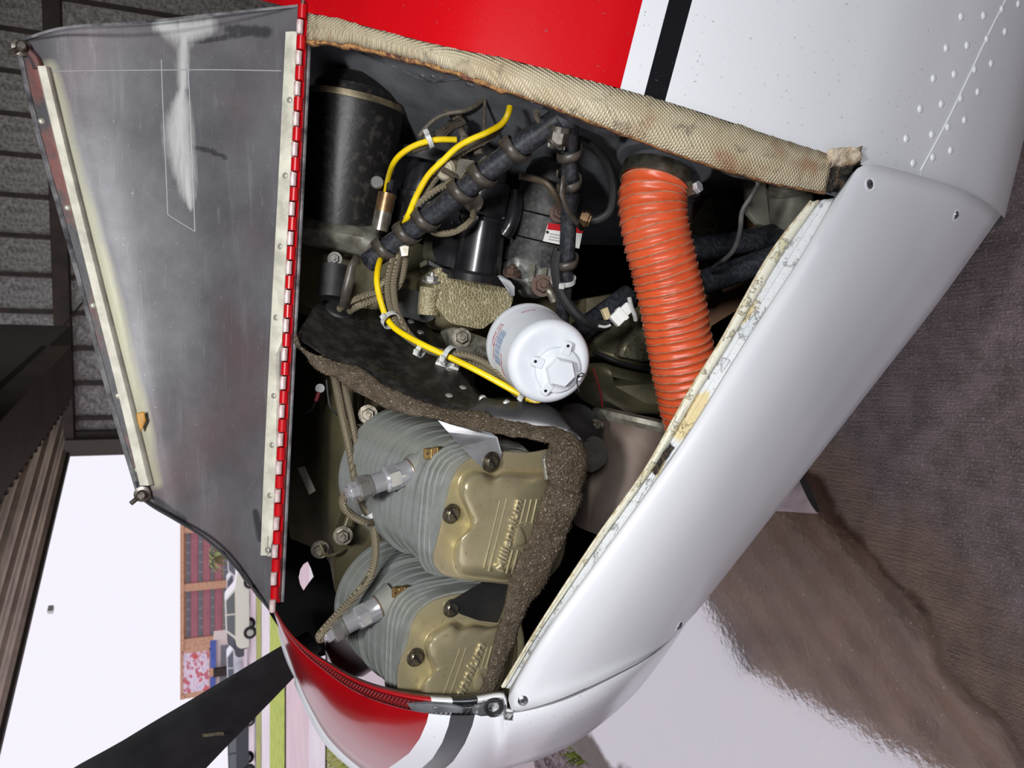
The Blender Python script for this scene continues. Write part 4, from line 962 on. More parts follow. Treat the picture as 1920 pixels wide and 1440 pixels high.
    if rear:
        R = [((907, 1064), (937, 938)), ((916, 1071), (950, 934)), ((974, 984), (986, 936)), ((985, 984), (996, 936)), ((996, 984), (1007, 936)), ((949, 1075), (961, 1031)), ((960, 1076), (971, 1031)), ((971, 1076), (981, 1031))]
        sw = [(966, 1026), (964, 1005), (968, 992), (976, 986), (984, 1002), (986, 1020)]
    else:
        R = [((816, 1345), (862, 1216)), ((829, 1345), (874, 1213)), ((902, 1252), (914, 1212)), ((911, 1252), (922, 1212)), ((885, 1340), (895, 1305)), ((895, 1340), (905, 1305))]
        sw = [(893, 1296), (888, 1278), (892, 1266), (902, 1260), (908, 1276), (908, 1292)]
    for p, q in R: rib(p, q)
    mb = MB(); lo_ = loop(sw, 4); cs = (sum(p[0] for p in lo_) / len(lo_), sum(p[1] for p in lo_) / len(lo_)); vv = mb.grid([pl(lo_, .0262, 1, cs), pl(lo_, .0284, .92, cs), pl(lo_, .0290, .7, cs)], True); mb.cap(vv[-1]); obj('emblem', mb, gold, rc, smooth=50)
    mb = MB(); q = [onplane(*p, Cc, ax, .0266) for p in (((968, 988), (975, 981), (990, 980), (1002, 984)) if rear else ((893, 1262), (897, 1256), (907, 1253), (914, 1254)))]; mb.tube(q, .0013, 8); obj('emblem', mb, gold, rc)
    for p in screws: 
        q = onplane(*p, Cc, ax, .0005); M0 = frame(q, ax, (.75, .2, .6)); mb = MB(); r = .0072
        mb.lathe(M0, [(0, r * 1.5), (.0014, r * 1.5), (.0018, r * 1.3)], 20); mb.lathe(M0, [(.0014, r), (.005, r), (.0058, r * .88)], 20)
        sc = obj('screw', mb, STEEL(), cyl, smooth=30); mb = MB(); mb.box(M0, -r * .95, r * .95, -r * .14, r * .14, .0052, .0060); obj('screw_slot', mb, M_('black_void', (6, 6, 7), .9), sc, smooth=0)
    # boss the plug screws into
    pa, pb = (P(766, 885, .826), P(652, 924, .812)) if rear else (P(708, 1140, .888), P(607, 1194, .878)); pd_ = (pb - pa).normalized()
    mb = MB(); mb.lathe(frame(pa, pd_), [(-.020, .0225), (-.012, .0200), (-.004, .0182), (-.0016, .0172)], 28); obj('plug_boss', mb, gm, cyl, smooth=40)
    # brass probe fitting
    br = M_('brass', (158, 130, 82), .35, .6, (122, 100, 62), 120)
    bx, by, bd = (806, 850, .795) if rear else (746, 1110, .866)
    q = P(bx, by, bd); M0 = frame(q, V((0, -.75, .66)), (1, 0, 0)); mb = MB(); mb.box(M0, -.0060, .0060, -.0055, .0055, -.006, .006); f = obj('probe_fitting', mb, br, cyl, smooth=0, bevel=.0012)
    mb = MB(); mb.box(M0 @ Matrix.Translation((0, -.0085, 0)), -.0076, .0076, -.0036, .0036, -.008, .0045); obj('fitting_flange', mb, br, f, smooth=0, bevel=.001)
    mb = MB(); mb.lathe(M0, [(.0058, .0012), (.0063, .0012)], 8); obj('fitting_hole', mb, M_('black_void', (6, 6, 7), .9), f)
    return cyl, Cc, ax
def spark_plug(seat, tip, label):
    a, b = P(*seat), P(*tip); ax = (b - a); L = ax.length; ax.normalize(); M0 = frame(a, ax); o = thing('spark_plug', label, 'spark plug', a)
    ch = CHROME()
    mb = MB(); mb.lathe(M0, [(-.0014, .0150), (.0005, .0150), (.002, .0142), (L * .20, .0138), (L * .22, .0125)], 28); obj('seat_collar', mb, ch, o, smooth=30)
    mb = MB(); mb.lathe(M0, [(-.0016, .0158), (-.0004, .0162), (.0006, .0156)], 28); obj('gasket', mb, M_('copper_gasket', (128, 112, 100), .4, .5), o, smooth=30)
    mb = MB(); mb.hexa(M0, .0150, L * .20, L * .40, .10); obj('hex', mb, ch, o, smooth=25)
    mb = MB(); mb.lathe(M0, [(L * .38, .0135), (L * .40, .0125), (L * .42, .0112), (L * .64, .0112), (L * .65, .0122), (L * .67, .0122)], 24); obj('barrel', mb, ch, o, smooth=30)
    mb = MB(); mb.lathe(M0, [(L * .64, .0128), (L * .72, .0128)], 24); mb.hexa(M0, .0140, L * .71, L * .86, .1); n = obj('lead_nut', mb, M_('nut_steel', (158, 156, 152), .32, .6, (140, 138, 134), 20), o, smooth=25)
    mb = MB(); mb.hexa(M0, .0098, L * .85, L * .97, .12); mb.lathe(M0, [(L * .95, .0070), (L * 1.02, .0064)], 16); obj('elbow_nut', mb, ch, n, smooth=25)
    return b
def felt_mat():
    t = NT('felt'); n = t.noise(120, 4, .75); n2 = t.noise(400, 2); n3 = t.noise(9, 3)
    c = t.mix(t.ramp(n, [(.35, 0.0), (.7, 1.0)]), lin((74, 65, 54)), lin((112, 101, 88))); c = t.mix(t.math('MULTIPLY', t.ramp(n3, [(.4, 0.0), (.7, 1.0)]), .6), c, lin((70, 58, 42)))
    c = t.mix(t.ramp(n2, [(.62, 0.0), (.70, .7)]), c, lin((190, 178, 160))); t.set(c, 1.0, 0, .1); t.bump(t.math('ADD', n, n2), 1.0, .004); return t.m
def felt_strip(name, inner, outer, D, par, m, n=110, thick=.011, seed=1):
    """padded strip: rounded section between two outlines, with fibres"""
    a, b = cr(inner, n), cr(outer, n); dd = cr([(d,) for d in D] if not isinstance(D[0], tuple) else D, n); rows = []; K = 12
    for i in range(n):
        A, B = P(a[i].x, a[i].y, dd[i][0]), P(b[i].x, b[i].y, dd[i][0]); c = (A + B) / 2; h = (B - A) / 2; r = []
        tow = (EYE - c).normalized()
        for k in range(K):
            q = 2 * math.pi * k / K; cx, cy = math.cos(q), math.sin(q); cx = math.copysign(abs(cx) ** .6, cx); cy = math.copysign(abs(cy) ** .6, cy)
            p = c + h * cx * (1.0) + tow * (cy * thick * .5); p += mnoise.noise_vector(p * 60 + V((seed, 0, 0))) * .0022 + mnoise.noise_vector(p * 220) * .0009; r.append(p)
        rows.append(r)
    mb = MB(); vv = mb.grid(rows, True); mb.cap(vv[0], True); mb.cap(vv[-1]); o = obj(name, mb, m, par, smooth=80)
    # loose fibres
    rg = random.Random(seed); mb = MB()
    for k in range(2600):
        i = rg.randrange(n - 1); j = rg.randrange(K); p = rows[i][j].lerp(rows[i + 1][(j + 1) % K], rg.random()); c = sum(rows[i], V((0, 0, 0))) / K
        nn = (p - c).normalized(); d = (nn + rnd_unit(rg) * 1.2).normalized() * rg.uniform(.001, .0032); s = d.cross(rnd_unit(rg)).normalized() * .00022
        v = [mb.bm.verts.new(x) for x in (p - s, p + s, p + d)]; mb.bm.faces.new(v)
    fo = obj('felt_fibres', mb, m, o if WLOC.get(o.name) is not None else par, smooth=0); fo['kind'] = 'stuff'
    return o
def build_engine():
    blk = M_('gloss_black', (24, 24, 27), .28, 0, (36, 36, 40), 25, coat=.3); mattblk = M_('matt_black', (30, 30, 32), .55, 0, (48, 48, 50), 40, bump=(90, .2, .001))
    tubeblk = M_('tube_black', (38, 40, 45), .38, 0, (58, 60, 66), 200, .45, .6, bump=(300, .25, .0006)); rub = M_('dark_rubber', (40, 38, 36), .5, 0, (60, 56, 52), 80)
    olive = NT('olive_case'); n = olive.noise(150, 3); n2 = olive.noise(11, 4); olive.set(olive.mix(olive.ramp(n2, [(.38, 0.0), (.66, 1.0)]), lin((108, 102, 78)), lin((82, 77, 56))), .42, .45, .5); olive.bump(n, .25, .001); olive = olive.m
    wr = NT('wrinkle_paint'); vo = wr.add('ShaderNodeTexVoronoi', i_Vector=wr.tc(), i_Scale=230.0, feature='DISTANCE_TO_EDGE').outputs[0]
    wn = wr.noise(9, 3); e = wr.ramp(vo, [(.0, 1.0), (.16, 0.0)]); c = wr.mix(wr.ramp(wn, [(.38, 0.0), (.64, 1.0)]), lin((166, 154, 118)), lin((124, 114, 82)))
    wr.set(wr.mix(wr.math('MULTIPLY', e, .75), c, lin((206, 198, 166))), .5, .25); wr.bump(e, .6, .001); wr = wr.m
    cast = M_('cast_aluminium', (148, 146, 134), .45, .5, (104, 100, 88), 60, bump=(160, .3, .001)); alu = M_('sheet_aluminium', (178, 180, 184), .38, .55, (156, 156, 160), 40)
    yel = M_('yellow_sheath', (246, 214, 10), .4, 0, (232, 196, 4), 40); whp = M_('white_plastic', (232, 232, 228), .4, 0, (208, 208, 204), 90)
    clear = M_('clear_tie', (212, 214, 212), .35, 0, (180, 184, 182), 120); br_ = braid_mat('braided_shield', (176, 164, 138), (84, 76, 60)); brd = braid_mat('braided_shield_dark', (128, 118, 102), (60, 54, 46))
    greyp = M_('grey_paint', (92, 95, 102), .38, .1, (78, 80, 86), 12, bump=(40, .08, .001))
    st = STEEL()
    # ---- cylinders, plugs
    cylA, CcA, axA = cover_and_cylinder('rear'); cylB, CcB, axB = cover_and_cylinder('front')
    tA = spark_plug((766, 885, .826), (652, 924, .812), 'silver spark plug standing on the rear cylinder nearest the baffle')
    tB = spark_plug((708, 1140, .888), (607, 1194, .878), 'silver spark plug on the front cylinder above the red nose lip')
    # ---- crankcase
    cc = thing('crankcase', 'oily olive crankcase along the top of the cylinders under the hinge', 'engine', P(620, 860, 1.06))
    mb = MB(); mb.grid(rowgrid([[(535, 640, 1.30), (530, 800, 1.31), (525, 900, 1.32), (545, 1010, 1.33)], [(604, 640, 1.10), (596, 800, 1.12), (596, 920, 1.13), (612, 1044, 1.14)],
                                [(660, 640, 1.02), (640, 800, 1.03), (640, 960, 1.04), (640, 1130, 1.06)], [(760, 640, 1.02), (740, 800, 1.03), (740, 980, 1.04), (740, 1150, 1.06)], [(900, 640, 1.10), (880, 800, 1.12), (880, 980, 1.12), (860, 1150, 1.12)]], 24, 18))
    obj('case_half', mb, olive, cc, smooth=60)
    slab('case_boss', [(640, 700), (665, 705), (682, 740), (680, 782), (668, 800), (655, 785), (646, 750)], 1.0, .05, olive, cc, .006)
    slab('case_boss', [(648, 968), (664, 950), (668, 975), (660, 1012), (640, 1028), (630, 1020)], 1.0, .04, olive, cc, .004)
    for q in ((690, 777, .975), (643, 1004, .985), (600, 1030, 1.06)): hexbolt('case_bolt', *q, .0085, cc, st)
    mb = MB(); mb.tube(curve([(655, 795, 1.0), (672, 806, 1.0), (690, 800, .99)], 8), .0016, 6); obj('case_seam', mb, rub, cc)
    mb = MB(); mb.tube(curve([(600, 1020, 1.04), (610, 1040, 1.03), (625, 1040, 1.02), (640, 1030, 1.02)], 12), .0022, 6); obj('case_seam', mb, olive, cc)
    tag(slab('paper_tag', [(558, 878), (571, 874), (592, 920), (580, 928)], 1.05, .001, M_('faded_tag', (150, 148, 138), .8), None, 0), 'faded paper tag stuck inside the dark bay beside the hinge', 'tag')
    mb = MB(); q = P(600, 728, 1.03); mb.lathe(frame(q, (0, -1, .2)), [(0, .0062), (.002, .0062)], 14); o = obj('ring_terminal', mb, M_('tin', (120, 120, 118), .4, .7), None); tag(o, 'small ring terminal with red sleeve in the dark bay under the hinge', 'terminal')
    mb = MB(); mb.tube(curve([(598, 735, 1.03), (592, 752, 1.03)], 4), .003, 8); obj('red_sleeve', mb, M_('red_sleeve', (140, 30, 40), .5), o)
    mb = MB(); mb.tube(curve([(592, 752, 1.03), (585, 766, 1.04), (570, 775, 1.06)], 8), .0014, 6); obj('wire', mb, rub, o)
    # ---- rear baffle with felt
    bf = thing('rear_baffle', 'black sheet metal baffle with fuzzy brown felt seal behind the cylinders', 'baffle', P(800, 690, .85))
    edge = [(556, 634, .902), (625, 678, .878), (680, 698, .858), (720, 724, .842), (770, 746, .824), (820, 764, .806), (870, 774, .790), (905, 776, .778), (940, 788, .764), (1010, 800, .742), (1072, 812, .722), (1090, 828, .716)]
    back = [(566, 612, .93), (600, 566, .985), (640, 574, .99), (700, 582, .99), (740, 588, .985), (797, 609, .97), (830, 648, .93), (867, 693, .885), (905, 742, .835), (960, 748, .80), (1036, 764, .762), (1090, 824, .718)]
    t = NT('baffle_black'); n = t.noise(1, 5, .7, vec=t.mapped((10, 60, 60))); n2 = t.noise(8, 3)
    t.set(t.mix(t.ramp(n, [(.45, 0.0), (.75, 1.0)]), lin((34, 33, 32)), lin((74, 72, 68))), .32, .3, .5); t.bump(t.noise(6, 2), .15, .006); bmat = t.m
    ea, eb = cr(edge, 60), cr(back, 60); mb = MB(); rows = [[P(*a.lerp(b, s)) for a, b in zip(ea, eb)] for s in (0, .2, .4, .6, .8, 1)]; mb.grid(rows); obj('baffle_plate', mb, bmat, bf, smooth=50, solid=.0012)
    btree = bvh(rows)
    lip = cr([(868, 776, .792), (940, 788, .766), (1010, 800, .744), (1072, 812, .724), (1088, 826, .716)], 20); lp2 = cr([(905, 746, .806), (940, 752, .792), (1000, 757, .772), (1034, 764, .756), (1084, 822, .717)], 20)
    mb = MB(); mb.grid([[P(q.x, q.y, q.z - .006) for q in lip], [P(*(a.lerp(b, .5))) - V((0, .007, 0)) for a, b in zip(lip, lp2)], [P(q.x, q.y, q.z - .006) for q in lp2]]); obj('outer_plate', mb, M_('worn_black_metal', (62, 62, 64), .42, .4, (88, 88, 90), 16), bf, smooth=50, solid=.0012)
    mb = MB(); mb.tube([hit(btree, *q)[0] for q in cr([(799, 611), (840, 660), (867, 693), (904, 741)], 14)], .0009, 5); obj('plate_seam', mb, M_('edge_metal', (150, 150, 152), .45, .4), bf)
    fm = felt_mat()
    felt_strip('felt_seal', [(556, 622), (572, 656), (625, 674), (680, 692), (720, 720), (770, 743), (820, 760), (870, 769), (905, 770), (940, 785), (1010, 796), (1072, 808), (1092, 832)],
               [(550, 640), (595, 694), (627, 708), (660, 732), (695, 752), (726, 766), (765, 776), (812, 783), (848, 796), (895, 808), (945, 818), (998, 824), (1050, 836)], [(.900,), (.885,), (.866,), (.850,), (.836,), (.820,), (.806,), (.792,), (.778,), (.764,), (.748,), (.728,), (.712,)], bf, fm, 150, .013, 1)
    rv = MB(); rv.dome(Matrix(), .0048, .0018, 12, 3); RB = Piece('baffle_rivet', rv, M_('bright_rivet', (186, 184, 180), .35, .6))
    for q in ((842, 743), (868, 728), (788, 624), (770, 604), (843, 694), (1000, 790)):
        w, nn = hit(btree, *q); RB(frame(w + nn * .001, nn), bf)
    for q in ((950, 757), (905, 748)): RB(frame(P(q[0], q[1], .78 if q[0] > 920 else .80), (0, -1, .2)), bf)
    mb = MB(); w, nn = hit(btree, 637, 583); mb.lathe(frame(w + nn * .002, nn), [(-.001, .020), (.002, .018), (.004, .011), (.003, .008)], 20); obj('lead_grommet', mb, rub, bf)
    # ---- side baffle: felt strip along the covers, bracket plates
    sb = thing('side_baffle', 'thick brown felt strip running down across the gold rocker covers', 'baffle', P(1000, 1050, .735))
    felt_strip('felt_pad', [(1030, 832), (1022, 862), (1026, 890), (1034, 905)], [(1092, 830), (1102, 858), (1098, 896), (1084, 928)], [(.716,), (.712,), (.712,), (.716,)], sb, fm, 40, .020, 2)
    felt_strip('felt_seal', [(1036, 900), (1022, 920), (1010, 952), (1000, 988), (980, 1032), (958, 1080), (944, 1140), (932, 1180), (921, 1220), (912, 1262), (896, 1302)],
               [(1094, 926), (1090, 940), (1078, 968), (1062, 1004), (1042, 1054), (1018, 1104), (994, 1130), (970, 1190), (950, 1240), (938, 1272), (926, 1300)], [(.724,), (.722,), (.722,), (.724,), (.728,), (.734,), (.742,), (.748,), (.754,), (.760,), (.766,)], sb, fm, 120, .014, 3)
    slab('felt_bracket', [(1018, 862, .735), (1030, 842, .735), (1046, 850, .73), (1040, 890, .73), (1024, 902, .735)], .73, .006, cast, sb, .001)
    dA = lambda x, y, l=.003: onplane(x, y, CcA, axA, l).y
    dB = lambda x, y, l=.003: onplane(x, y, CcB, axB, l).y
    brk = slab('bracket_plate', [(821, 788, .800), (845, 796, .795), (900, 806, dA(900, 845)), (922, 812, dA(922, 845)), (933, 820, dA(933, 845)), (941, 850, dA(941, 850)), (937, 866, dA(937, 866)), (922, 879, dA(922, 879)), (906, 877, dA(906, 877)), (894, 868, dA(894, 868)), (866, 838, dA(880, 850)), (840, 810, .795)], .78, .0015, alu, None, .0004)
    tag(brk, 'bare aluminium bracket plate screwed to the corner of the rear rocker cover', 'bracket')
    slotted(brk, onplane(920, 866, CcA, axA, .0032), axA, .0074)
    bkb = slab('bracket_plate', [(842, 1128, dB(842, 1128)), (870, 1112, dB(870, 1112)), (910, 1088, dB(910, 1088)), (955, 1086, dB(955, 1086)), (944, 1138, dB(944, 1138)), (932, 1168, dB(932, 1168, .006)), (898, 1164, dB(898, 1164, .005)), (864, 1152, dB(864, 1152))], .78, .0015, M_('sooty_metal', (36, 36, 38), .5, .3, (52, 51, 50), 16), None, .0004)
    tag(bkb, 'blackened metal bracket plate between the front rocker cover and the felt strip', 'bracket')
    # ---- braided ignition leads at the cylinders
    lead('ignition_lead', [(626, 700, .93), (640, 770, .95), (655, 840, .94), (668, 910, .91), (682, 950, .90), (694, 970, .895), (702, 1000, .90), (704, 1040, .90), (694, 1080, .90), (668, 1115, .895), (640, 1145, .885), (612, 1176, .875), (599, 1192, .872), (600, 1198, .878), (606, 1196, .892)], .0050, 'long braided lead running from the felt seal down to the front spark plug', 'cable', br_, 90)
    lead('ignition_lead', [(644, 715, .94), (660, 790, .955), (676, 870, .93), (690, 940, .905), (698, 966, .895), (697, 978, .89), (684, 979, .872), (660, 966, .862), (646, 952, .852), (643, 936, .846), (650, 926, .838)], .0046, 'braided lead that bends back up to the rear spark plug', 'cable', br_, 70)
    mb = MB(); q = P(690, 966, .897); mb.lathe(frame(q, P(704, 1000, .9) - P(680, 945, .9)), [(-.003, .011), (-.003, .0125), (.003, .0125), (.003, .011)], 18, False, False); tag(obj('cable_tie', mb, clear, None), 'pale cable tie around the two leads below the rear spark plug', 'cable tie')
    lead('spark_wire', [(612, 712, 1.0), (618, 760, 1.0), (632, 778, .99)], .0013, 'thin black wire hanging beside the braided leads under the felt', 'wire', rub, 14)
    # ---- oil filter
    a, b = P(989, 647, .805), P(1033, 681, .716); ax = (b - a); L = ax.length; ax.normalize(); up = V((0, 0, 1)); M0 = frame(a, ax, (1, 0, 0))
    of = thing('oil_filter', 'white spin-on oil filter canister with hex end and safety wire', 'oil filter', a)
    wp = M_('filter_white', (214, 218, 224), .34, 0, (207, 212, 219), 30, coat=.2)
    R = .0465
    mb = MB(); mb.lathe(M0, [(-.004, R * .96), (-.003, R * 1.06), (.002, R * 1.075), (.006, R * 1.05), (.010, R), (L - .010, R * .985), (L - .005, R * .965), (L - .0015, R * .90), (L, R * .84), (L + .0006, R * .76), (L - .0008, R * .66), (L - .0008, R * .01)], 64); obj('canister', mb, wp, of, smooth=50)
    hubc = P(1046, 694, .7135); Mh = frame(hubc, ax, (1, 0, 0))
    mb = MB(); mb.lathe(Mh, [(-.003, .0245), (.0014, .0245), (.0024, .0225), (.0026, .001)], 40); hb = obj('end_hub', mb, wp, of, smooth=40)
    mb = MB(); Mx = Mh @ Matrix.Rotation(.3, 4, 'Z'); mb.hexa(Mx, .0160, .002, .0155, .10); obj('hex_nut', mb, wp, of, smooth=20)
    blkv = M_('black_void', (6, 6, 7), .9)
    for q in ((1064, 648), (1003, 677), (1022, 732), (1083, 705)):
        p = onplane(*q, hubc, ax, .0018); d = (p - hubc).normalized(); mb = MB(); Mq = frame(p, ax, d)
        mb.prism(Mq, rpoly([(-.010, -.006), (.0045, -.0045), (.0045, .0045), (-.010, .006)], .003, 3), -.002, .0018); tb = obj('wire_tab', mb, wp, of, smooth=0, bevel=.0006)
        mb = MB(); mb.lathe(Mq, [(.0014, .0017), (.0021, .0017)], 10); obj('tab_hole', mb, blkv, tb)
    mb = MB(); mb.tube([onplane(*q, hubc, ax, .004) for q in cr([(1083, 705), (1090, 700), (1100, 704), (1084, 707), (1082, 716), (1086, 735)], 20)], .0007, 5); obj('safety_wire', mb, M_('wire_steel', (90, 88, 84), .4, .8), of)
    redi, blui = M_('red_print', (176, 40, 52), .5), M_('blue_print', (74, 112, 160), .5)
    def wrap(body, size, h0, ang0, m, name='lettering'):
        bm = text_mesh(body, size, 0, .00012); 
        for v in bm.verts:
            x, y, z = v.co; an = ang0 + x / R; rr = R * .995 + .00035 + z; v.co = M0 @ V((rr * math.cos(an), rr * math.sin(an), h0 + y))
        obj(name, bm, m, of, smooth=0)
    # angle on the can that faces us at a photo place
    def ang(px, py):
        best = None
        for k in range(360):
            an = math.radians(k); p = M0 @ V((R * math.cos(an), R * math.sin(an), L * .4)); x, y = PX(p)
            if (p - EYE).dot(M0.to_3x3() @ V((math.cos(an), math.sin(an), 0))) < 0:
                e = abs(y - py) + .3 * abs(x - px)
                if best is None or e < best[0]: best = (e, an)
        return best[1]
    a0 = ang(935, 612)
    wrap('CONTINENTAL', .0062, L * .235, a0, redi); wrap('P/N 658271', .0058, L * .15, a0 + .02, redi)
    for k in range(6): wrap('inspect gasket then turn until snug', .0028, L * (.54 - .043 * k), a0 + .12, blui)
    wrap('ATTENTION', .0046, L * .62, a0 + .62, redi); wrap('OIL FILTER', .0036, L * .30, ang(1000, 570) - .1, redi)
    # ---- filter adapter casting
    ad = slab('filter_adapter', [(838, 618, .935), (852, 612, .935), (915, 634, .92), (922, 690, .87), (905, 694, .87), (884, 672, .88), (866, 664, .90), (850, 645, .92)], .9, .04, cast, None, .004)
    tag(ad, 'cast aluminium filter adapter with raised letters between baffle and filter', 'adapter'); hexbolt('adapter_bolt', 865, 633, .915, .0085, ad, st)
    bm = text_mesh('WC-NCSM', .011, 0, .0006); d = (P(908, 684, .872) - P(884, 650, .90)).normalized(); n_ = V((0, -.85, .5)); n_ = (n_ - d * n_.dot(d)).normalized(); u_ = n_.cross(d); p = P(884, 650, .89)
    bmesh.ops.transform(bm, matrix=Matrix(((d.x, u_.x, n_.x, p.x), (d.y, u_.y, n_.y, p.y), (d.z, u_.z, n_.z, p.z), (0, 0, 0, 1))), verts=bm.verts); obj('lettering', bm, cast, ad, smooth=0)
    # ---- accessory case
    ac = thing('accessory_case', 'wrinkled olive and cream accessory case behind the oil filter', 'engine', P(880, 570, .95))
    slab('wrinkled_cover', [(815, 500, .955), (880, 515, .94), (955, 537, .93), (964, 560, .925), (950, 590, .92), (918, 606, .92), (905, 618, .92), (842, 606, .945), (812, 566, .955)], .94, .10, wr, ac, .006, rad=10)
    slab('case_boss', [(730, 545), (760, 540), (790, 548), (815, 560), (818, 596), (800, 606), (745, 590), (728, 570)], .975, .08, M_('grey_boss', (104, 106, 106), .35, .4, (66, 64, 60), 20), ac, .012, rad=12)
    mb = MB(); mb.tube(PP([(803, 590, .955), (805, 560, .952), (808, 540, .95)]), .0145, 16); obj('bolt_boss', mb, wr, ac); hexbolt('case_bolt', 809, 527, .945, .0085, ac, M_('zinc', (176, 176, 174), .35, .7), (.9, -.3, 0))
    slab('case_body', [(560, 400), (640, 420), (720, 430), (800, 470), (960, 500), (1050, 540), (1060, 640), (960, 660), (800, 640), (640, 600), (545, 560)], 1.06, .12, olive, ac, .01)
    mb = MB(); mb.grid(rowgrid([[(556, 396, 1.07), (640, 412, 1.045), (720, 432, 1.03)], [(560, 420, 1.03), (640, 440, 1.005), (700, 458, 1.0)], [(560, 445, 1.05), (640, 462, 1.03), (690, 476, 1.02)]], 16, 8)); obj('starter_flange', mb, cast, ac, smooth=60, solid=.01)
    slab('case_ear', [(690, 560), (715, 520), (740, 512), (735, 545), (712, 580), (695, 585)], .99, .04, wr, ac, .006)
    hexbolt('stud_nut', 628, 486, 1.0, .0065, ac, M_('grey_nut', (92, 90, 86), .5, .5), (0, -.9, .3)); mb = MB(); mb.tube(PP([(628, 500, 1.0), (622, 560, .995)]), .019, 16); obj('mount_pad', mb, mattblk, ac)
    slab('clip_bracket', [(932, 518, .915), (938, 515, .915), (958, 527, .91), (966, 538, .91), (966, 555, .912), (958, 556, .912), (956, 540, .912)], .91, .008, alu, ac, .001); hexbolt('bracket_nut', 960, 512, .905, .0085, ac, M_('rusty_nut', (104, 84, 76), .6, .5), (.8, -.5, .1))
    # ---- starter
    a, b = P(634, 428, 1.07), P(668, 186, 1.03); ax = b - a; L = ax.length; M0 = frame(a, ax); s_ = thing('starter_motor', 'large scuffed black starter motor can below the hinge', 'starter', a)
    sm = M_('starter_black', (26, 25, 26), .45, .1, (58, 54, 50), 90, .52, .68, bump=(160, .3, .001))
    mb = MB(); mb.lathe(M0, [(0, .062), (.004, .066), (L * .97, .066), (L * .98, .064)], 48); obj('motor_can', mb, sm, s_, smooth=30)
    mb = MB(); mb.lathe(M0, [(L * .955, .0668), (L * .955, .0675), (L * 1.0, .0675), (L * 1.0, .05)], 48); obj('end_band', mb, M_('tan_band', (134, 124, 98), .5, .4, (92, 84, 66), 60), s_, smooth=30)
    mb = MB(); mb.lathe(M0, [(L, .06), (L + .012, .058), (L + .03, .04)], 32); obj('end_cap', mb, sm, s_, smooth=30)
    q = P(707, 342, .985); mb = MB(); mb.lathe(frame(q, (.2, -1, .1)), [(-.003, .0085), (.002, .0085), (.003, .0075)], 16); obj('pole_screw', mb, M_('zinc', (176, 176, 174), .35, .7), s_)
    o = thing('oil_fitting', 'brass topped steel cylinder fitting beside the starter motor', 'fitting', P(718, 400, .97))
    mb = MB(); mb.tube(PP([(712, 432, .975), (719, 396, .97)]), .0115, 18); obj('steel_body', mb, M_('bright_steel', (190, 186, 176), .25, .8, (140, 134, 120), 60), o)
    mb = MB(); mb.tube(PP([(719, 397, .97), (726, 362, .965)]), .0118, 18); obj('brass_body', mb, M_('dull_brass', (148, 116, 82), .35, .7, (112, 88, 64), 60), o)
    mb = MB(); mb.tube(PP([(730, 360, .97), (735, 322, .98)]), .005, 10); obj('hose_barb', mb, mattblk, o)
    # ---- magnetos
    def magneto(base, tip, r, label, lab_cat='magneto'):
        a, b = P(*base), P(*tip); ax = b - a; L = ax.length; M0 = frame(a, ax, (0, -1, 0)); o = thing('magneto', label, lab_cat, a); return o, M0, L, r
    o, M0, L, r = magneto((890, 520, .955), (922, 316, .935), .031, 'glossy black magneto standing on the wrinkled case, in front')
    mb = MB(); mb.lathe(M0, [(-.008, r * 1.45), (.001, r * 1.5), (.004, r * 1.45), (.006, r * 1.1), (L * .50, r * 1.0), (L * .505, r * .96)], 40); obj('magneto_body', mb, blk, o, smooth=30)
    mb = MB(); mb.lathe(M0, [(L * .50, r * 1.06), (L * .53, r * 1.08), (L * .545, r * 1.0), (L * .57, r * 1.08), (L * .59, r * 1.05)], 40); obj('clamp_ring', mb, blk, o, smooth=30)
    mb = MB(); mb.prism(M0, rpoly([(-.026, -.024), (.024, -.024), (.028, .0), (.024, .024), (-.026, .024)], .008, 4), L * .58, L * .86); obj('distributor_block', mb, M_('block_black', (28, 28, 31), .35, 0, (40, 40, 43), 30, coat=.2), o, smooth=30, bevel=.002)
    mb = MB(); mb.prism(M0, rpoly([(-.020, -.018), (.020, -.018), (.020, .018), (-.020, .018)], .006, 4), L * .86, L * 1.02); obj('lead_plate', mb, blk, o, smooth=30, bevel=.002)
    mb = MB(); mb.tube(curve([(966, 362, .93), (964, 395, .925), (955, 425, .925), (945, 440, .93)], 14), .0105, 12); obj('vent_elbow', mb, blk, o)
    slab('side_housing', [(815, 402), (858, 415), (862, 505), (818, 496), (810, 470)], .965, .05, M_('block_black', (28, 28, 31), .35, 0, (40, 40, 43), 30, coat=.2), o, .004, rad=6)
    slab('base_flange', [(800, 484, .95), (830, 500, .94), (880, 520, .925), (940, 530, .925), (968, 530, .93), (968, 540, .93), (900, 530, .925), (840, 514, .935), (802, 496, .95)], .94, .04, blk, o, .002)
    q = P(888, 378, .905); mb = MB(); mb.lathe(frame(q, (.1, -1, .2)), [(-.006, .0125), (.002, .0125), (.004, .0105)], 24); obj('timing_plug', mb, M_('ivory_plug', (214, 208, 190), .4), o)
    o, M0, L, r = magneto((778, 420, 1.02), (800, 290, 1.0), .030, 'glossy black magneto cap behind the yellow cable, further in')
    mb = MB(); mb.lathe(M0, [(-.01, r), (L * .35, r), (L * .36, r * 1.06), (L * .44, r * 1.06), (L * .46, r * .92), (L * .8, r * .80), (L * .93, r * .6), (L * .95, r * .3)], 36); obj('magneto_body', mb, blk, o, smooth=30)
    mb = MB(); mb.lathe(M0, [(L * .9, r * 1.15), (L * 1.06, r * 1.1), (L * 1.08, r * .9)], 30); obj('distributor_block', mb, mattblk, o, smooth=30)
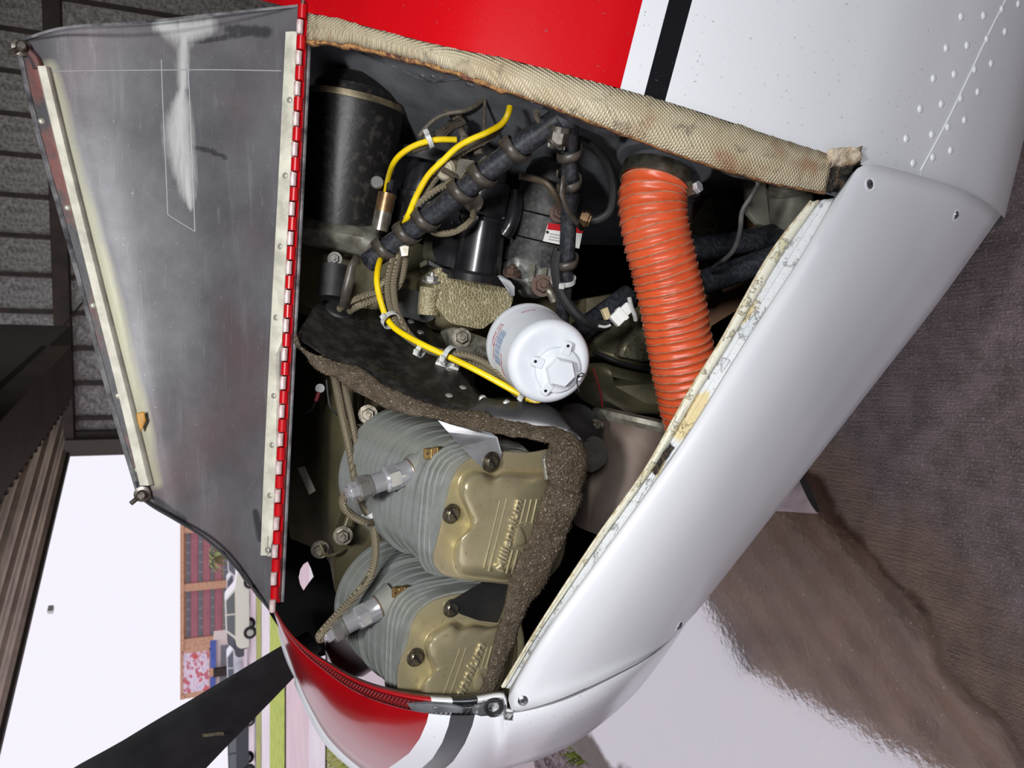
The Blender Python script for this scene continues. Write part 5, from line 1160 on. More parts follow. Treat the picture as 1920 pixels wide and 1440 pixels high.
    # ---- generator like black can with label
    a, b = P(1000, 500, .965), P(1045, 310, .925); ax = b - a; L = ax.length; M0 = frame(a, ax, (0, -1, 0)); v_ = thing('vacuum_pump', 'dusty black ribbed pump can with red and white label behind the mount tube', 'pump', a)
    pm = M_('dusty_black', (44, 44, 46), .6, 0, (74, 73, 70), 150, .45, .65)
    r = .044; prof = [(0, r * .98)]
    mb = MB(); mb.lathe(M0, [(0, r * .9), (.002, r), (L * .26, r)], 44); obj('pump_body', mb, pm, v_, smooth=30)
    mb = MB(); mb.lathe(M0, [(L * .27, r * .985), (L * .275, r * 1.01), (L * .50, r * 1.01), (L * .505, r * .985)], 44); obj('pump_body', mb, pm, v_, smooth=30)
    mb = MB(); mb.lathe(M0, [(L * .515, r * .985), (L * .52, r), (L * .78, r), (L * .785, r * .93)], 44); obj('pump_body', mb, pm, v_, smooth=30)
    mb = MB(); mb.lathe(M0, [(L * .78, r * .93), (L * .9, r * .92), (L * 1.0, r * .80), (L * 1.05, r * .5)], 44); obj('end_cap', mb, mattblk, v_, smooth=30)
    lb = slab('warning_label', [(1028, 418, .9045), (1094, 426, .905), (1086, 466, .909), (1018, 452, .908)], .905, .0006, whp, v_, 0); 
    slab('label_band', [(1028, 418, .904), (1094, 426, .9045), (1092, 438, .905), (1026, 430, .905)], .904, .0004, M_('label_red', (196, 28, 40), .5), lb, 0)
    mb = MB(); mb.lathe(frame(P(1026, 435, .9035), (0, -1, .1)), [(0, .0018), (.0004, .0018)], 10); obj('label_mark', mb, blkv, lb)
    for k in range(3):
        mb = MB(); mb.tube(PP([(1031 - k * 1.5, 438 + k * 5, .9045), (1058 - k * 1.5, 443 + k * 5, .9045)]), .00035, 4); obj('print_line', mb, M_('print_grey', (120, 110, 110), .6), lb)
    hexbolt('pump_nut', 1047, 400, .898, .0085, v_, M_('rusty_nut', (104, 84, 76), .6, .5), (0, -.95, .2))
    slab('mount_casting', [(968, 478, .925), (1040, 500, .92), (1044, 552, .92), (1006, 548, .92), (990, 530, .925), (962, 520, .93)], .925, .06, M_('grey_casting', (150, 150, 146), .5, .4, (96, 96, 92), 120, bump=(140, .4, .001)), v_, .005)
    for x in (1000, 1022): mb = MB(); mb.tube(PP([(x, 496 + (x - 1000) * .3, .917), (x - 4, 530 + (x - 1000) * .3, .917)]), .004, 8); obj('casting_rib', mb, cast, v_)
    hexbolt('elbow_nut', 1016, 536, .905, .010, v_, M_('rusty_nut', (104, 84, 76), .6, .5)); 
    mb = MB(); mb.tube(curve([(1012, 530, .91), (1030, 545, .90), (1040, 565, .90)], 8), .006, 10); obj('oil_elbow', mb, cast, v_)
    # ---- fuel line with fitting
    f = thing('breather_hose', 'thin black hose looping from a brown fitting beside the orange duct', 'hose', P(1100, 410, .84))
    mb = MB(); mb.tube(curve([(1036, 262, .80), (1080, 262, .79), (1110, 275, .79), (1135, 300, .80), (1148, 335, .81), (1150, 370, .82), (1142, 398, .83), (1122, 412, .84), (1110, 414, .845)], 40), .0055, 10); obj('hose', mb, rub, f)
    for k, (x, rr) in enumerate(((1096, .0085), (1101, .0105), (1106, .0085))): mb = MB(); mb.hexa(frame(P(x - 4, 408 + k * 2, .848), P(1112, 414, .845) - P(1090, 406, .85)), rr, -.003, .004); obj('hose_fitting', mb, M_('dull_brass', (148, 116, 82), .35, .7, (112, 88, 64), 60), f, smooth=20)
    lead('oil_line', [(975, 330, .87), (1000, 335, .87), (1025, 345, .86), (1040, 365, .86), (1050, 385, .87)], .0045, 'thin grey brown oil line crossing in front of the pump can', 'pipe', M_('brown_line', (92, 80, 66), .5, .3), 20)
    # ---- engine mount
    em = thing('engine_mount', 'black steel tube engine mount bolted to the firewall corner', 'mount', P(1062, 200, .745))
    T1 = curve([(1050, 222, .742), (960, 285, .79), (880, 348, .835), (790, 418, .89), (690, 492, .945)], 40)
    mb = MB(); mb.tube(T1, .0132, 18); obj('mount_tube', mb, tubeblk, em)
    T2 = curve([(1070, 190, .735), (1068, 300, .772), (1066, 420, .812), (1060, 520, .845), (1052, 610, .872), (1046, 660, .89)], 40)
    mb = MB(); mb.tube(T2, .0099, 16); obj('mount_tube', mb, tubeblk, em)
    mb = MB(); mb.tube(PP([(1062, 178, .735), (1052, 235, .752)]), .0175, 20); obj('node_sleeve', mb, M_('mount_grey', (74, 77, 84), .35, .1, (54, 56, 62), 80), em)
    q0, q1 = P(1050, 243, .742), P(1044, 272, .75); mb = MB(); M0 = frame(q0, q1 - q0); mb.lathe(M0, [(-.004, .0135), (.002, .0135)], 18); mb.hexa(M0, .0118, .002, .016)
    for k in range(6): a2 = k * math.pi / 3; mb.box(M0 @ Matrix.Rotation(a2, 4, 'Z'), .004, .0098, -.0022, .0022, .015, .020)
    o = obj('castle_nut', mb, M_('nut_grey', (120, 116, 110), .4, .7, (84, 80, 76), 90), em, smooth=20)
    mb = MB(); mb.tube(curve([(1030, 262, .738), (1036, 268, .736), (1046, 274, .736), (1056, 270, .738), (1058, 260, .74)], 14), .0011, 6); obj('cotter_pin', mb, st, o)
    for pts, r in (([(1290, 470, .86), (1400, 452, .85), (1520, 428, .84)], .0170), ([(1310, 532, .84), (1400, 502, .83), (1500, 466, .82)], .0175), ([(1180, 552, .93), (1110, 604, .93), (1040, 656, .93)], .0155), ([(1300, 440, .9), (1330, 500, .9), (1350, 560, .9)], .006)):
        mb = MB(); mb.tube(curve(pts, 16), r, 16); obj('mount_tube', mb, tubeblk, em)
    # rubber spiral wraps
    def wrap_strap(path, s0, s1, turns, r, w, label, ph=0.0):
        N = 40 * max(1, int(turns)); R = [[], [], []]; n = len(path)
        for i in range(N + 1):
            s = s0 + (s1 - s0) * i / N; k = min(int(s * (n - 1)), n - 2); p = path[k].lerp(path[k + 1], s * (n - 1) - k); tg = (path[k + 1] - path[k]).normalized()
            x = V((0, -1, 0)); x = (x - tg * x.dot(tg)).normalized(); y = tg.cross(x); a2 = ph + 2 * math.pi * turns * i / N; bulge = r * (1 + .16 * max(0, math.sin(a2 * 1.0 + 1.0)))
            rd = x * math.cos(a2) + y * math.sin(a2)
            for j, q in enumerate((-w, 0, w)): R[j].append(p + rd * (bulge + (.0006 if q == 0 else 0)) + tg * q)
        mb = MB(); mb.grid(R); tag(obj('rubber_strap', mb, M_('strap_rubber', (62, 57, 52), .38, 0, (84, 78, 70), 60), None, smooth=60, solid=.0018, offset=1), label, 'strap')
    for s0, lab, ph in ((.225, 'dark rubber strap around the thick mount tube nearest the firewall node', 2.2), (.40, 'second dark rubber strap down the thick mount tube, beside the yellow cable loop', 2.0), (.51, 'rubber strap around the thick mount tube in front of the ivory plug', 2.4), (.70, 'rubber strap around the thick mount tube beside the brass fitting', 2.1), (.80, 'rubber strap around the thick mount tube where the yellow cable passes behind', 2.4), (.905, 'lowest rubber strap on the thick mount tube above the baffle grommet', 2.2)):
        wrap_strap(T1, s0 - .03, s0 + .03, 1.25, .0149, .0062, lab, ph)
    for s0, lab in ((.19, 'rubber strap on the thin upright mount tube just below the castle nut'), (.31, 'rubber strap on the thin mount tube beside the black hose loop'), (.62, 'rubber strap on the thin mount tube beside the red label')):
        wrap_strap(T2, s0 - .02, s0 + .045, 1.25, .0128, .0052, lab, 2.0)
    mb = MB(); R = [[P(x - 4, y, d) for x, y, d in ((1056, 330, .76), (1052, 365, .765), (1062, 395, .775), (1080, 418, .79), (1090, 432, .81))], [P(x + 5, y - 4, d) for x, y, d in ((1056, 330, .76), (1052, 365, .765), (1062, 395, .775), (1080, 418, .79), (1090, 432, .81))]]; mb.grid(R); tag(obj('rubber_strap', mb, M_('strap_rubber', (62, 57, 52), .38, 0, (84, 78, 70), 60), None, smooth=60, solid=.002), 'loose end of rubber strap curling over the thin mount tube above the label', 'strap')
    mb = MB(); R = [[P(x - 5, y, d) for x, y, d in ((668, 478, .91), (656, 500, .91), (646, 540, .915), (640, 575, .925))], [P(x + 5, y + 3, d) for x, y, d in ((672, 480, .91), (662, 500, .91), (655, 540, .915), (646, 575, .925))]]; mb.grid(R); tag(obj('rubber_strap', mb, M_('strap_rubber', (62, 57, 52), .38, 0, (84, 78, 70), 60), None, smooth=60, solid=.002), 'loose strap end hanging from the thick tube to the baffle grommet', 'strap')
    # ---- black sleeve with white connector
    lead('cable_sleeve', [(1046, 470, .83), (1042, 500, .835), (1048, 540, .84), (1068, 575, .84), (1092, 600, .84), (1118, 610, .845), (1140, 610, .85)], .0068, 'black sleeved cable curving from the thin tube to the white connector', 'cable', rub, 30)
    lead('cable_end', [(1122, 611, .838), (1134, 613, .838), (1144, 610, .84)], .0018, 'short bright white wire entering the white connector', 'wire', whp, 8)
    cn = thing('wire_connector', 'white plastic plug connector lying against the orange duct', 'connector', P(1166, 588, .85)); d = (P(1184, 566, .85) - P(1150, 604, .84)).normalized(); M0 = frame(P(1150, 604, .84), (0, -1, .25), d)
    mb = MB(); mb.box(M0, 0, .016, -.0085, .0085, -.006, .006); obj('connector_body', mb, whp, cn, smooth=0, bevel=.001)
    mb = MB(); mb.box(M0, .014, .030, -.007, .007, -.005, .005); obj('connector_cap', mb, whp, cn, smooth=0, bevel=.001)
    mb = MB(); mb.box(M0, .012, .018, -.0095, .0095, -.004, .0075); obj('connector_latch', mb, whp, cn, smooth=0, bevel=.0008)
    tag(slab('fuse_holder', [(1130, 580, .85), (1140, 575, .85), (1147, 596, .846), (1138, 600, .846)], .85, .008, M_('amber_plastic', (196, 180, 140), .4), None, .001), 'small tan plastic fuse holder beside the white connector', 'fuse holder')
    mb = MB(); mb.tube(curve([(1180, 558, .83), (1184, 575, .828), (1190, 590, .83), (1192, 600, .835)], 12), .003, 8); tag(obj('cable_tie', mb, clear, None), 'clear cable tie between the white connector and the orange duct', 'cable tie')
    # ---- sump and lower case
    sp = thing('oil_sump', 'oily olive sump casting beside the orange duct', 'engine', P(1180, 660, .95))
    slab('sump_upper', [(1090, 560, .97), (1160, 548, .96), (1230, 560, .94), (1260, 690, .92), (1214, 690, .92), (1160, 676, .93), (1120, 664, .95), (1090, 620, .97)], .95, .12, olive, sp, .008)
    slab('sump_pad', [(1170, 640, .925), (1196, 610, .925), (1240, 600, .92), (1250, 676, .91), (1210, 678, .912), (1160, 668, .92)], .92, .03, M_('crackle_silver', (150, 144, 120), .4, .5, (112, 106, 84), 200, bump=(260, .6, .001)), sp, .005)
    slab('sump_lower', [(1118, 672, .94), (1160, 684, .93), (1214, 696, .92), (1280, 700, .91), (1280, 780, .91), (1190, 775, .93), (1130, 740, .95)], .93, .12, olive, sp, .02)
    mb = MB(); mb.tube(curve([(1112, 660, .945), (1150, 676, .928), (1190, 688, .918), (1230, 694, .91), (1260, 694, .91)], 24), .003, 8); obj('sump_gasket', mb, blk, sp)
    lead('red_wire', [(1112, 690, .90), (1122, 720, .90), (1128, 750, .905), (1130, 775, .91)], .0012, 'thin dull red wire hanging below the oil filter', 'wire', M_('red_sleeve', (140, 30, 40), .5), 12)
    # ---- exhaust shroud, rubber boot
    ex = thing('exhaust_shroud', 'grey brown exhaust heat shroud at the bottom of the bay', 'exhaust', P(1180, 860, .84)); em_ = M_('heat_tinted', (112, 100, 92), .55, .35, (92, 78, 68), 9, bump=(60, .15, .001))
    a, b = P(1205, 800, .87), P(1160, 1000, .88); ax = b - a; L = ax.length; M0 = frame(a, ax)
    mb = MB(); mb.lathe(M0, [(-.002, .060), (.0, .066), (.012, .069), (.03, .070), (L, .062)], 48); obj('shroud', mb, em_, ex, smooth=40)
    mb = MB(); mb.lathe(M0, [(-.012, .066), (-.010, .071), (-.004, .072), (.002, .068)], 48); obj('rim', mb, cast, ex, smooth=40)
    mb = MB(); mb.lathe(M0, [(-.004, .002), (-.006, .030), (-.010, .058), (-.014, .064)], 40); obj('end_plate', mb, em_, ex, smooth=40)
    slab('clamp_ear', [(1108, 795, .835), (1122, 788, .83), (1136, 792, .825), (1130, 812, .825), (1110, 806, .83)], .83, .01, cast, ex, .003); hexbolt('clamp_bolt', 1116, 799, .822, .006, ex, st)
    tag(slab('rubber_boot', [(1096, 826), (1112, 816), (1128, 822), (1139, 846), (1136, 868), (1122, 880), (1106, 888), (1098, 872)], .80, .05, M_('boot_rubber', (66, 65, 60), .6, 0, (50, 49, 46), 40), None, .008, rad=8), 'rounded dark rubber boot between the felt corner and the exhaust shroud', 'boot')
    mb = MB(); mb.lathe(frame(P(1070, 815, .84), (.5, -.7, -.2)), [(0, .03), (.02, .032), (.03, .028)], 24); tag(obj('induction_pipe', mb, mattblk, None), 'dark round pipe end hidden behind the baffle corner', 'pipe')
    # ---- orange duct, clamp, grey flange
    hp = [(1232, 334, .722), (1224, 366, .722), (1225, 410, .722), (1236, 465, .724), (1252, 530, .728), (1266, 600, .734), (1277, 660, .740), (1290, 730, .748), (1308, 810, .758), (1330, 900, .77)]
    dc = thing('air_duct', 'ribbed orange fabric air duct hose running down from the grey flange', 'duct', P(1250, 560, .75))
    path = curve(hp, 420); rr = []
    Lh = [0]
    for i in range(1, 420): Lh.append(Lh[-1] + (path[i] - path[i - 1]).length)
    t = NT('orange_fabric'); n = t.noise(26, 4, .6); n2 = t.noise(120, 3); n3 = t.noise(1, 4, .7, vec=t.mapped((8, 8, 30)))
    c = t.mix(t.ramp(n, [(.4, 0.0), (.7, 1.0)]), lin((206, 84, 44)), lin((190, 74, 40))); c = t.mix(t.math('MULTIPLY', t.ramp(n3, [(.50, 0.0), (.72, 1.0)]), .35), c, lin((168, 112, 88)))
    c = t.mix(t.ramp(t.noise(48, 4, .7), [(.70, 0.0), (.74, .8)]), c, lin((96, 44, 26)))
    t.set(c, .36, 0, .45); t.bump(n2, .25, .001)
    pitch = .0092; r0 = .0385
    for i in range(420): 
        ph = (Lh[i] / pitch) % 1.0; rr.append(r0 * (1.0 - .050 * math.sin(math.pi * ph) ** 1.5 + .012 * mnoise.noise(V((Lh[i] * 60, 0, 0)))))
    mb = MB(); mb.tube(path, rr, 56, up=(0, -1, .2)); bm = mb.bm
    for v in bm.verts: v.co += mnoise.noise_vector(v.co * 45) * .0012
    obj('duct_skin', mb, t.m, dc, smooth=70)
    # wire helix lines with frayed thread
    mb = MB(); nT = int(Lh[-1] / pitch); pts = []
    for q in range(nT * 20):
        s = pitch * q / 20; 
        if s >= Lh[-1]: break
        k = max(0, min(418, next((i for i in range(int(s / Lh[-1] * 380), 420) if Lh[i] >= s), 419) - 1)); p = path[k]; tg = (path[min(k + 1, 419)] - path[max(k - 1, 0)]).normalized()
        x = V((0, -1, .2)); x = (x - tg * x.dot(tg)).normalized(); y = tg.cross(x); a2 = 2 * math.pi * q / 20
        c_ = p + (x * math.cos(a2) + y * math.sin(a2)) * (r0 * 1.004); pts.append(c_ + mnoise.noise_vector(c_ * 45) * .0012)
    mb.tube(pts, .0007, 5); obj('helix_cord', mb, M_('dusty_cord', (172, 130, 104), .8, 0, (140, 90, 66), 90), dc)
    lead('loose_thread', [(1240, 560, .70), (1290, 545, .693), (1312, 548, .70), (1310, 565, .70), (1298, 590, .695), (1270, 600, .695)], .0004, None, None, M_('thread', (214, 150, 112), .8), 30, par=dc, seg=5)
    a, b = P(1231, 334, .722), P(1220, 372, .722); ax = b - a; L = ax.length; M0 = frame(a, ax)
    mb = MB(); mb.lathe(M0, [(-.008, .0392), (-.008, .0412), (.0085, .0412), (.0085, .0392)], 56, False, False); cl = obj('hose_clamp', mb, M_('clamp_steel', (128, 124, 112), .3, .85, (84, 80, 70), 70), dc, smooth=30)
    mb = MB(); Mb = frame(P(1301, 354, .690), (.15, -.9, -.3)); mb.box(Mb, -.008, .008, -.006, .006, -.006, .003); obj('screw_housing', mb, M_('clamp_steel', (128, 124, 112), .3, .85), cl, smooth=0, bevel=.001)
    mb = MB(); mb.hexa(Mb, .0068, .003, .008, .1); obj('clamp_screw', mb, CHROME(), cl, smooth=20)
    df = thing('duct_flange', 'grey painted round duct flange on the firewall above the orange hose', 'flange', P(1245, 270, .72))
    a, b = P(1288, 150, .722), P(1240, 320, .722); ax = b - a; L = ax.length; M0 = frame(a, ax)
    mb = MB(); mb.lathe(M0, [(0, .0565), (L * .88, .0555), (L * .93, .0545), (L * .95, .051), (L * .94, .030)], 56); obj('flange_body', mb, greyp, df, smooth=35)
    mb = MB(); mb.lathe(M0, [(L * .86, .036), (L * 1.15, .036)], 40); obj('spigot', mb, greyp, df, smooth=35)
    lead('flange_wire', [(1176, 222, .70), (1188, 236, .682), (1212, 248, .674), (1250, 256, .672), (1288, 270, .676), (1330, 302, .692), (1372, 326, .70), (1412, 334, .705), (1421, 344, .706), (1410, 366, .71), (1392, 396, .72), (1388, 430, .73), (1380, 460, .745), (1366, 480, .76), (1340, 500, .80)], .0030, 'grey wire arching over the duct flange and down to the mount tubes', 'wire', M_('grey_wire', (70, 70, 72), .5, 0, (96, 92, 88), 60), 70)
    # ---- fittings in the lower corner
    pg = slab('gusset_plate', [(1296, 420, .93), (1330, 368, .93), (1372, 366, .93), (1392, 410, .93), (1340, 452, .93), (1310, 450, .93)], .93, .004, M_('primer_grey', (168, 166, 156), .6, .1, (136, 134, 124), 14), None, .001)
    tag(pg, 'primer grey gusset plate with drilled holes behind the orange duct', 'plate')
    for q in ((1344, 398), (1333, 420), (1328, 442)):
        mb = MB(); mb.lathe(frame(P(*q, .929), (0, -1, 0)), [(0, .0052), (.0006, .0040), (.0008, .002)], 14); obj('rivet', mb, st, pg)
    tag(slab('angle_bracket', [(1400, 322, .86), (1436, 330, .86), (1446, 424, .87), (1422, 420, .87), (1404, 400, .87)], .865, .01, M_('primer_grey', (168, 166, 156), .6, .1, (136, 134, 124), 14), None, .002), 'upright grey angle bracket beside the fuel strainer bowl', 'bracket')
    fs = thing('fuel_strainer', 'dull grey round fuel strainer bowl low in the bay corner', 'strainer', P(1485, 385, .82)); mb = MB(); a, b = P(1480, 335, .82), P(1488, 440, .84); M0 = frame(a, b - a); L = (b - a).length
    mb.lathe(M0, [(0, .026), (L * .2, .030), (L * .75, .030), (L, .018)], 32); obj('bowl', mb, M_('strainer_grey', (150, 148, 138), .45, .3, (116, 114, 106), 30), fs, smooth=40)
    mb = MB(); mb.lathe(M0, [(L * .12, .0315), (L * .2, .0325), (L * .26, .0315)], 32); obj('bowl_ring', mb, cast, fs, smooth=40)
    tag(slab('brown_panel', [(1300, 380, .97), (1420, 320, .97), (1560, 360, .92), (1480, 520, .92), (1320, 620, .97), (1280, 560, .97)], .97, .004, M_('brown_lining', (140, 104, 80), .7, 0, (104, 82, 68), 10), None, 0), 'dull brown lining sheet behind the lower mount tubes', 'panel')
    mb = MB(); mb.tube(PP([(1428, 520, .86), (1412, 528, .865)]), .006, 10); tag(obj('blue_fitting', mb, M_('blue_anodised', (70, 130, 160), .35, .5), None), 'small blue anodised hose fitting below the lower mount tubes', 'fitting')
    # gray rib plates and bolts on the firewall corner
    fw = slab('firewall_angle', [(1000, 168, .69), (1100, 206, .676), (1160, 236, .668), (1150, 262, .69), (1090, 236, .71), (1010, 196, .73)], .69, .004, M_('mount_grey', (74, 77, 84), .35, .1, (54, 56, 62), 80), None, .001); tag(fw, 'dark grey firewall angle strip behind the mount node', 'bracket')
    for q in ((1010, 182), (1034, 186)): hexbolt('angle_bolt', *q, .70, .0068, fw, M_('mount_grey', (74, 77, 84), .35, .1, (54, 56, 62), 80), (-.8, -.5, 0), .010)
    # ---- yellow cable and harness
    lead('yellow_cable', [(956, 200, .80), (952, 215, .80), (940, 233, .81), (912, 249, .83), (880, 263, .84), (855, 278, .85), (832, 300, .86), (806, 325, .87), (790, 350, .875), (776, 378, .885), (765, 405, .89), (745, 445, .945), (722, 474, .95), (712, 490, .92), (707, 515, .905), (708, 540, .90), (716, 572, .90), (726, 598, .895), (746, 620, .880), (792, 646, .855), (850, 673, .832), (900, 698, .812), (960, 731, .792), (1012, 758, .774)], .0037, 'long bright yellow cable weaving from firewall past the mount tube to the baffle edge', 'cable', yel, 110, seg=10)
    lead('yellow_cable', [(856, 262, .885), (820, 262, .89), (785, 270, .90), (756, 286, .91), (738, 306, .93), (728, 335, .97), (722, 370, 1.0)], .0037, 'short yellow cable stub under the clear tie beside the starter motor', 'cable', yel, 30, seg=10)
    H = [([(636, 580, .945), (655, 566, .93), (690, 552, .93), (716, 545, .93), (730, 528, .925), (738, 496, .92), (748, 466, .925)], 'braided lead leaving the baffle grommet, upper of the two'),
         ([(655, 584, .945), (672, 574, .93), (700, 563, .928), (722, 554, .925), (738, 530, .918), (746, 500, .915), (755, 470, .92)], 'braided lead leaving the baffle grommet, lower of the two'),
         ([(742, 470, .925), (733, 500, .915), (727, 530, .91), (728, 560, .905), (736, 590, .90), (752, 622, .885), (790, 650, .862), (825, 664, .85), (852, 676, .845), (890, 686, .83), (930, 706, .815), (968, 738, .795), (990, 752, .785)], 'braided lead lying under the yellow cable on the black baffle'),
         ([(752, 466, .92), (744, 500, .91), (738, 535, .905), (742, 575, .90), (752, 600, .895), (770, 630, .875), (800, 652, .86), (840, 662, .845), (880, 668, .832), (915, 684, .82), (950, 712, .80), (985, 742, .785)], 'braided lead arching over the cable mount on the black baffle'),
         ([(762, 468, .92), (758, 500, .915), (750, 530, .915), (735, 548, .92), (715, 560, .93)], 'short braided lead looping out of the steel clip below the mount tube'),
         ([(760, 410, .90), (785, 382, .885), (815, 358, .875), (850, 340, .87), (872, 330, .865)], 'braided lead running up along the left side of the thick mount tube'),
         ([(768, 400, .90), (790, 372, .89), (812, 340, .885), (838, 310, .88), (862, 288, .875), (885, 276, .87), (912, 262, .86), (932, 246, .85), (944, 232, .84)], 'braided lead following the yellow cable up to the firewall'),
         ([(776, 395, .905), (800, 360, .90), (822, 325, .90), (846, 296, .90), (858, 280, .90)], 'braided lead between the two magnetos beside the yellow cable'),
         ([(887, 392, .89), (886, 408, .89), (872, 424, .89), (848, 436, .895), (822, 438, .90), (804, 430, .905)], 'braided lead looping in front of the black side housing'),
         ([(772, 282, .91), (800, 272, .905), (826, 256, .90), (850, 238, .90), (872, 228, .895)], 'braided lead fanning out under the clear tie, lower one'),
         ([(795, 262, .91), (820, 250, .905), (845, 236, .905), (868, 224, .90)], 'braided lead fanning out under the clear tie, upper one')]
    for k, (pts, lab) in enumerate(H): lead('ignition_lead', pts, .0042, lab, 'cable', br_ if k < 9 else brd, 60)
    gw = M_('grey_braid', (120, 112, 100), .6, .1, (86, 80, 70), 120)
    for pts, r, lab in (([(786, 256, .93), (798, 240, .93), (818, 222, .92), (842, 212, .91), (870, 208, .90), (892, 198, .88), (908, 185, .86)], .0030, 'thin grey cord sagging from the firewall above the yellow cable'),
                        ([(909, 186, .86), (909, 210, .87), (908, 235, .88), (907, 262, .89)], .0022, 'thin straight grey cord hanging down behind the yellow cable'),
                        ([(820, 185, .96), (832, 200, .95), (846, 214, .94), (858, 226, .93)], .0042, 'dusty braided lead in the dark above the magnetos, short one'),
                        ([(838, 184, .95), (856, 192, .94), (862, 206, .93), (860, 222, .92), (868, 250, .90), (874, 262, .90)], .0050, 'dusty thick braided lead bending down above the clear tie'),
                        ([(868, 262, .89), (884, 268, .88), (896, 275, .88), (898, 290, .88)], .0062, 'thick braided elbow lead rising from the grey capacitor bracket'),
                        ([(1005, 210, .74), (1010, 225, .75), (1024, 240, .76)], .0035, 'short grey lead behind the mount node')):
        lead('harness_cord', pts, r, lab, 'cable', gw, 24)
    # capacitor with clamp bracket
    cp = thing('capacitor', 'dusty tan capacitor can with bracket and curled lead beside the mount tube', 'capacitor', P(845, 315, .89))
    tanm = M_('dusty_tan', (140, 130, 108), .6, .2, (106, 98, 82), 60); mb = MB(); M0 = frame(P(832, 318, .872), P(866, 308, .905) - P(832, 318, .872)); mb.lathe(M0, [(0, .0125), (.002, .0135), (.05, .0135)], 24); obj('can', mb, tanm, cp, smooth=30)
    mb = MB(); mb.lathe(M0, [(-.001, .0105), (.0005, .0125), (.002, .0140), (.006, .0140)], 24); obj('end_ring', mb, M_('pale_ring', (184, 176, 154), .5, .3), cp, smooth=30)
    mb = MB(); mb.tube(curve([(830, 318, .868), (838, 322, .864), (848, 328, .862), (856, 332, .864)], 10), .0036, 8); obj('curled_lead', mb, brd, cp)
    slab('clamp_bracket', [(862, 296, .875), (886, 300, .87), (896, 306, .868), (880, 318, .865), (862, 332, .862), (846, 326, .866)], .87, .006, M_('dusty_grey', (134, 130, 120), .55, .3, (108, 104, 96), 60), cp, .001)
    # clamp clip under tube
    tag(slab('cushion_clip', [(748, 462, .905), (768, 456, .90), (766, 480, .90), (752, 482, .905)], .90, .006, M_('bright_steel', (190, 186, 176), .25, .8, (140, 134, 120), 60), None, .001), 'bright steel cushion clip holding the leads under the mount tube', 'clip')
    # ---- cable ties and mount
    def tie(c, axis_to, r, label, w=.003):
        a, b = P(*c), P(*axis_to); M0 = frame(a, b - a, (0, -1, 0)); o = thing('cable_tie', label, 'cable tie', a); mb = MB()
        mb.lathe(M0, [(-w, r), (-w, r + .0012), (w, r + .0012), (w, r)], 20, False, False); obj('band', mb, clear, o, smooth=40)
        mb = MB(); mb.box(M0 @ Matrix.Rotation(.6, 4, 'Z'), r, r + .005, -.0035, .0035, -.0032, .0032); obj('tie_head', mb, clear, o, smooth=0, bevel=.0006)
    tie((732, 600, .893), (752, 624, .875), .0105, 'clear cable tie holding the yellow cable where it reaches the baffle'); tie((842, 668, .838), (870, 682, .825), .0120, 'clear cable tie strapping the yellow cable to its white mount')
    tie((985, 743, .785), (1000, 752, .778), .0085, 'clear cable tie near the lower end of the yellow cable'); tie((804, 262, .895), (780, 272, .90), .0100, 'clear cable tie around the short yellow stub and grey leads'); tie((1056, 524, .845), (1054, 560, .86), .0150, 'clear cable tie around the thin mount tube above the oil filter')
    tie((789, 657, .862), (800, 662, .857), .0075, 'small black tie gripping the braided lead on the baffle')
    w, nn = hit(btree, 838, 686); cmn = thing('cable_mount', 'white plastic cable tie mount stuck on the black baffle', 'cable mount', w); M0 = frame(w + nn * .001, nn, P(860, 690, .83) - P(820, 680, .84)); mb = MB(); mb.box(M0, -.014, .016, -.007, .007, 0, .004); obj('mount_base', mb, whp, cmn, smooth=0, bevel=.001)
    mb = MB(); mb.box(M0, -.010, -.002, -.0065, .0065, .004, .010); mb.box(M0, .004, .010, -.0065, .0065, .004, .008); obj('mount_saddle', mb, whp, cmn, smooth=0, bevel=.001)
    # ---- exhaust stack under the cowl
    ep = thing('exhaust_pipe', 'slash cut grey exhaust pipe sticking out under the white panel', 'exhaust', P(1480, 940, .90))
    M0 = frame(P(1400, 905, .93), P(1538, 920, .90) - P(1400, 905, .93), (0, -1, .3)); pm_ = M_('exhaust_grey', (168, 154, 158), .55, .2, (128, 116, 118), 14, bump=(40, .2, .002)); L = (P(1538, 920, .90) - P(1400, 905, .93)).length
    def cut(r, z, sl): return [M0 @ V((r * math.cos(a), r * math.sin(a), z - sl * math.cos(a + .75))) for a in [2 * math.pi * k / 40 for k in range(40)]]
    rr_ = .036
    mb = MB(); mb.grid([cut(rr_ * 1.15, 0, 0), cut(rr_ * 1.05, L * .5, 0.0), cut(rr_, L * .82, .034), cut(rr_ * .95, L * .82 + .0005, .034)], True); obj('tail_pipe', mb, pm_, ep, smooth=40)
    mb = MB(); mb.grid([cut(rr_ * .95, L * .82, .034), cut(rr_ * .95, L * .2, 0)], True); obj('pipe_bore', mb, M_('soot', (34, 32, 30), .9), ep, smooth=40)
    # ---- propeller
    pr = thing('propeller', 'black propeller blade with grey spinner beyond the red nose', 'propeller', P(640, 1215, 1.16))
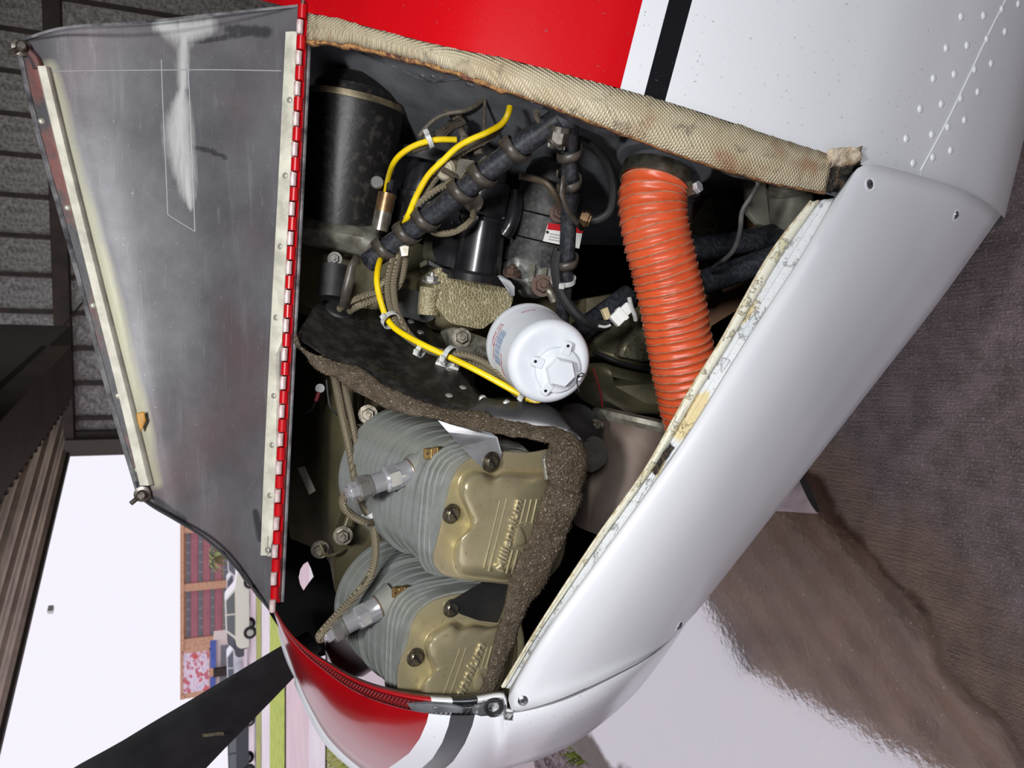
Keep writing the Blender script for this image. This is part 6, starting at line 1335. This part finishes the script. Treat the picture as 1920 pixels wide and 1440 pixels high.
    mb = MB(); A = cr([(590, 1200, 1.17), (538, 1240, 1.16), (470, 1294, 1.15), (390, 1357, 1.14), (285, 1440, 1.13), (150, 1547, 1.12), (-100, 1745, 1.10), (-380, 1966, 1.08)], 48); rows = []
    hw = cr([(22,), (35,), (46,), (56,), (68,), (80,), (96,), (84,), (50,), (6,)], 48)
    for q, w in zip(A, hw):
        d = V((-.76, .65)); s = V((.62, .78)); r = []
        for k in range(14):
            a2 = 2 * math.pi * k / 14; r.append(P(q.x + s.x * w[0] * math.cos(a2), q.y + s.y * w[0] * math.cos(a2), q.z + .012 * math.sin(a2) + .03 * math.cos(a2)))
        rows.append(r)
    vv = mb.grid(rows, True); mb.cap(vv[0]); mb.cap(vv[-1]); obj('blade', mb, M_('blade_black', (26, 26, 28), .7, 0, (38, 38, 40), 18, spec=.2), pr, smooth=60)
    mb = MB(); R = [[P(378 + 40 * u + 3 * v, 1376 - 4 * u + 6 * v, 1.124) for u in [k / 5 for k in range(6)]] for v in (0, 1)]; mb.grid(R); obj('worn_stamp', mb, M_('worn_gold', (92, 84, 60), .5, 0, (40, 40, 42), 160), pr, smooth=0, solid=.0005)
    mb = MB(); q = P(668, 1214, 1.16); mb.lathe(frame(q, (-.9, -.4, .15)), [(-.03, .047), (-.012, .049), (.008, .046), (.028, .034), (.042, .014), (.044, .002)], 40); obj('spinner', mb, M_('spinner_grey', (200, 188, 192), .3, .2, (176, 164, 168), 5), pr, smooth=40)
build_setting(); build_fuselage(); build_cowl(); build_panel(); build_door()
if 'build_engine' in globals(): build_engine()
# repeats share a group phrase
GROUPS = {'cable tie': 'cable ties on the leads', 'strap': 'rubber straps on the engine mount', 'car': 'cars parked before the brick block', 'spark plug': 'spark plugs on the cylinders',
          'cylinder': 'finned engine cylinders', 'magneto': 'black magnetos behind the engine'}
for o in SC.objects:
    c = o.get('category')
    if c in GROUPS: o['group'] = GROUPS[c]
    elif o.name.startswith('ignition_lead'): o['group'] = 'braided ignition leads'
    elif o.name.startswith('harness_cord'): o['group'] = 'grey cords of the harness'
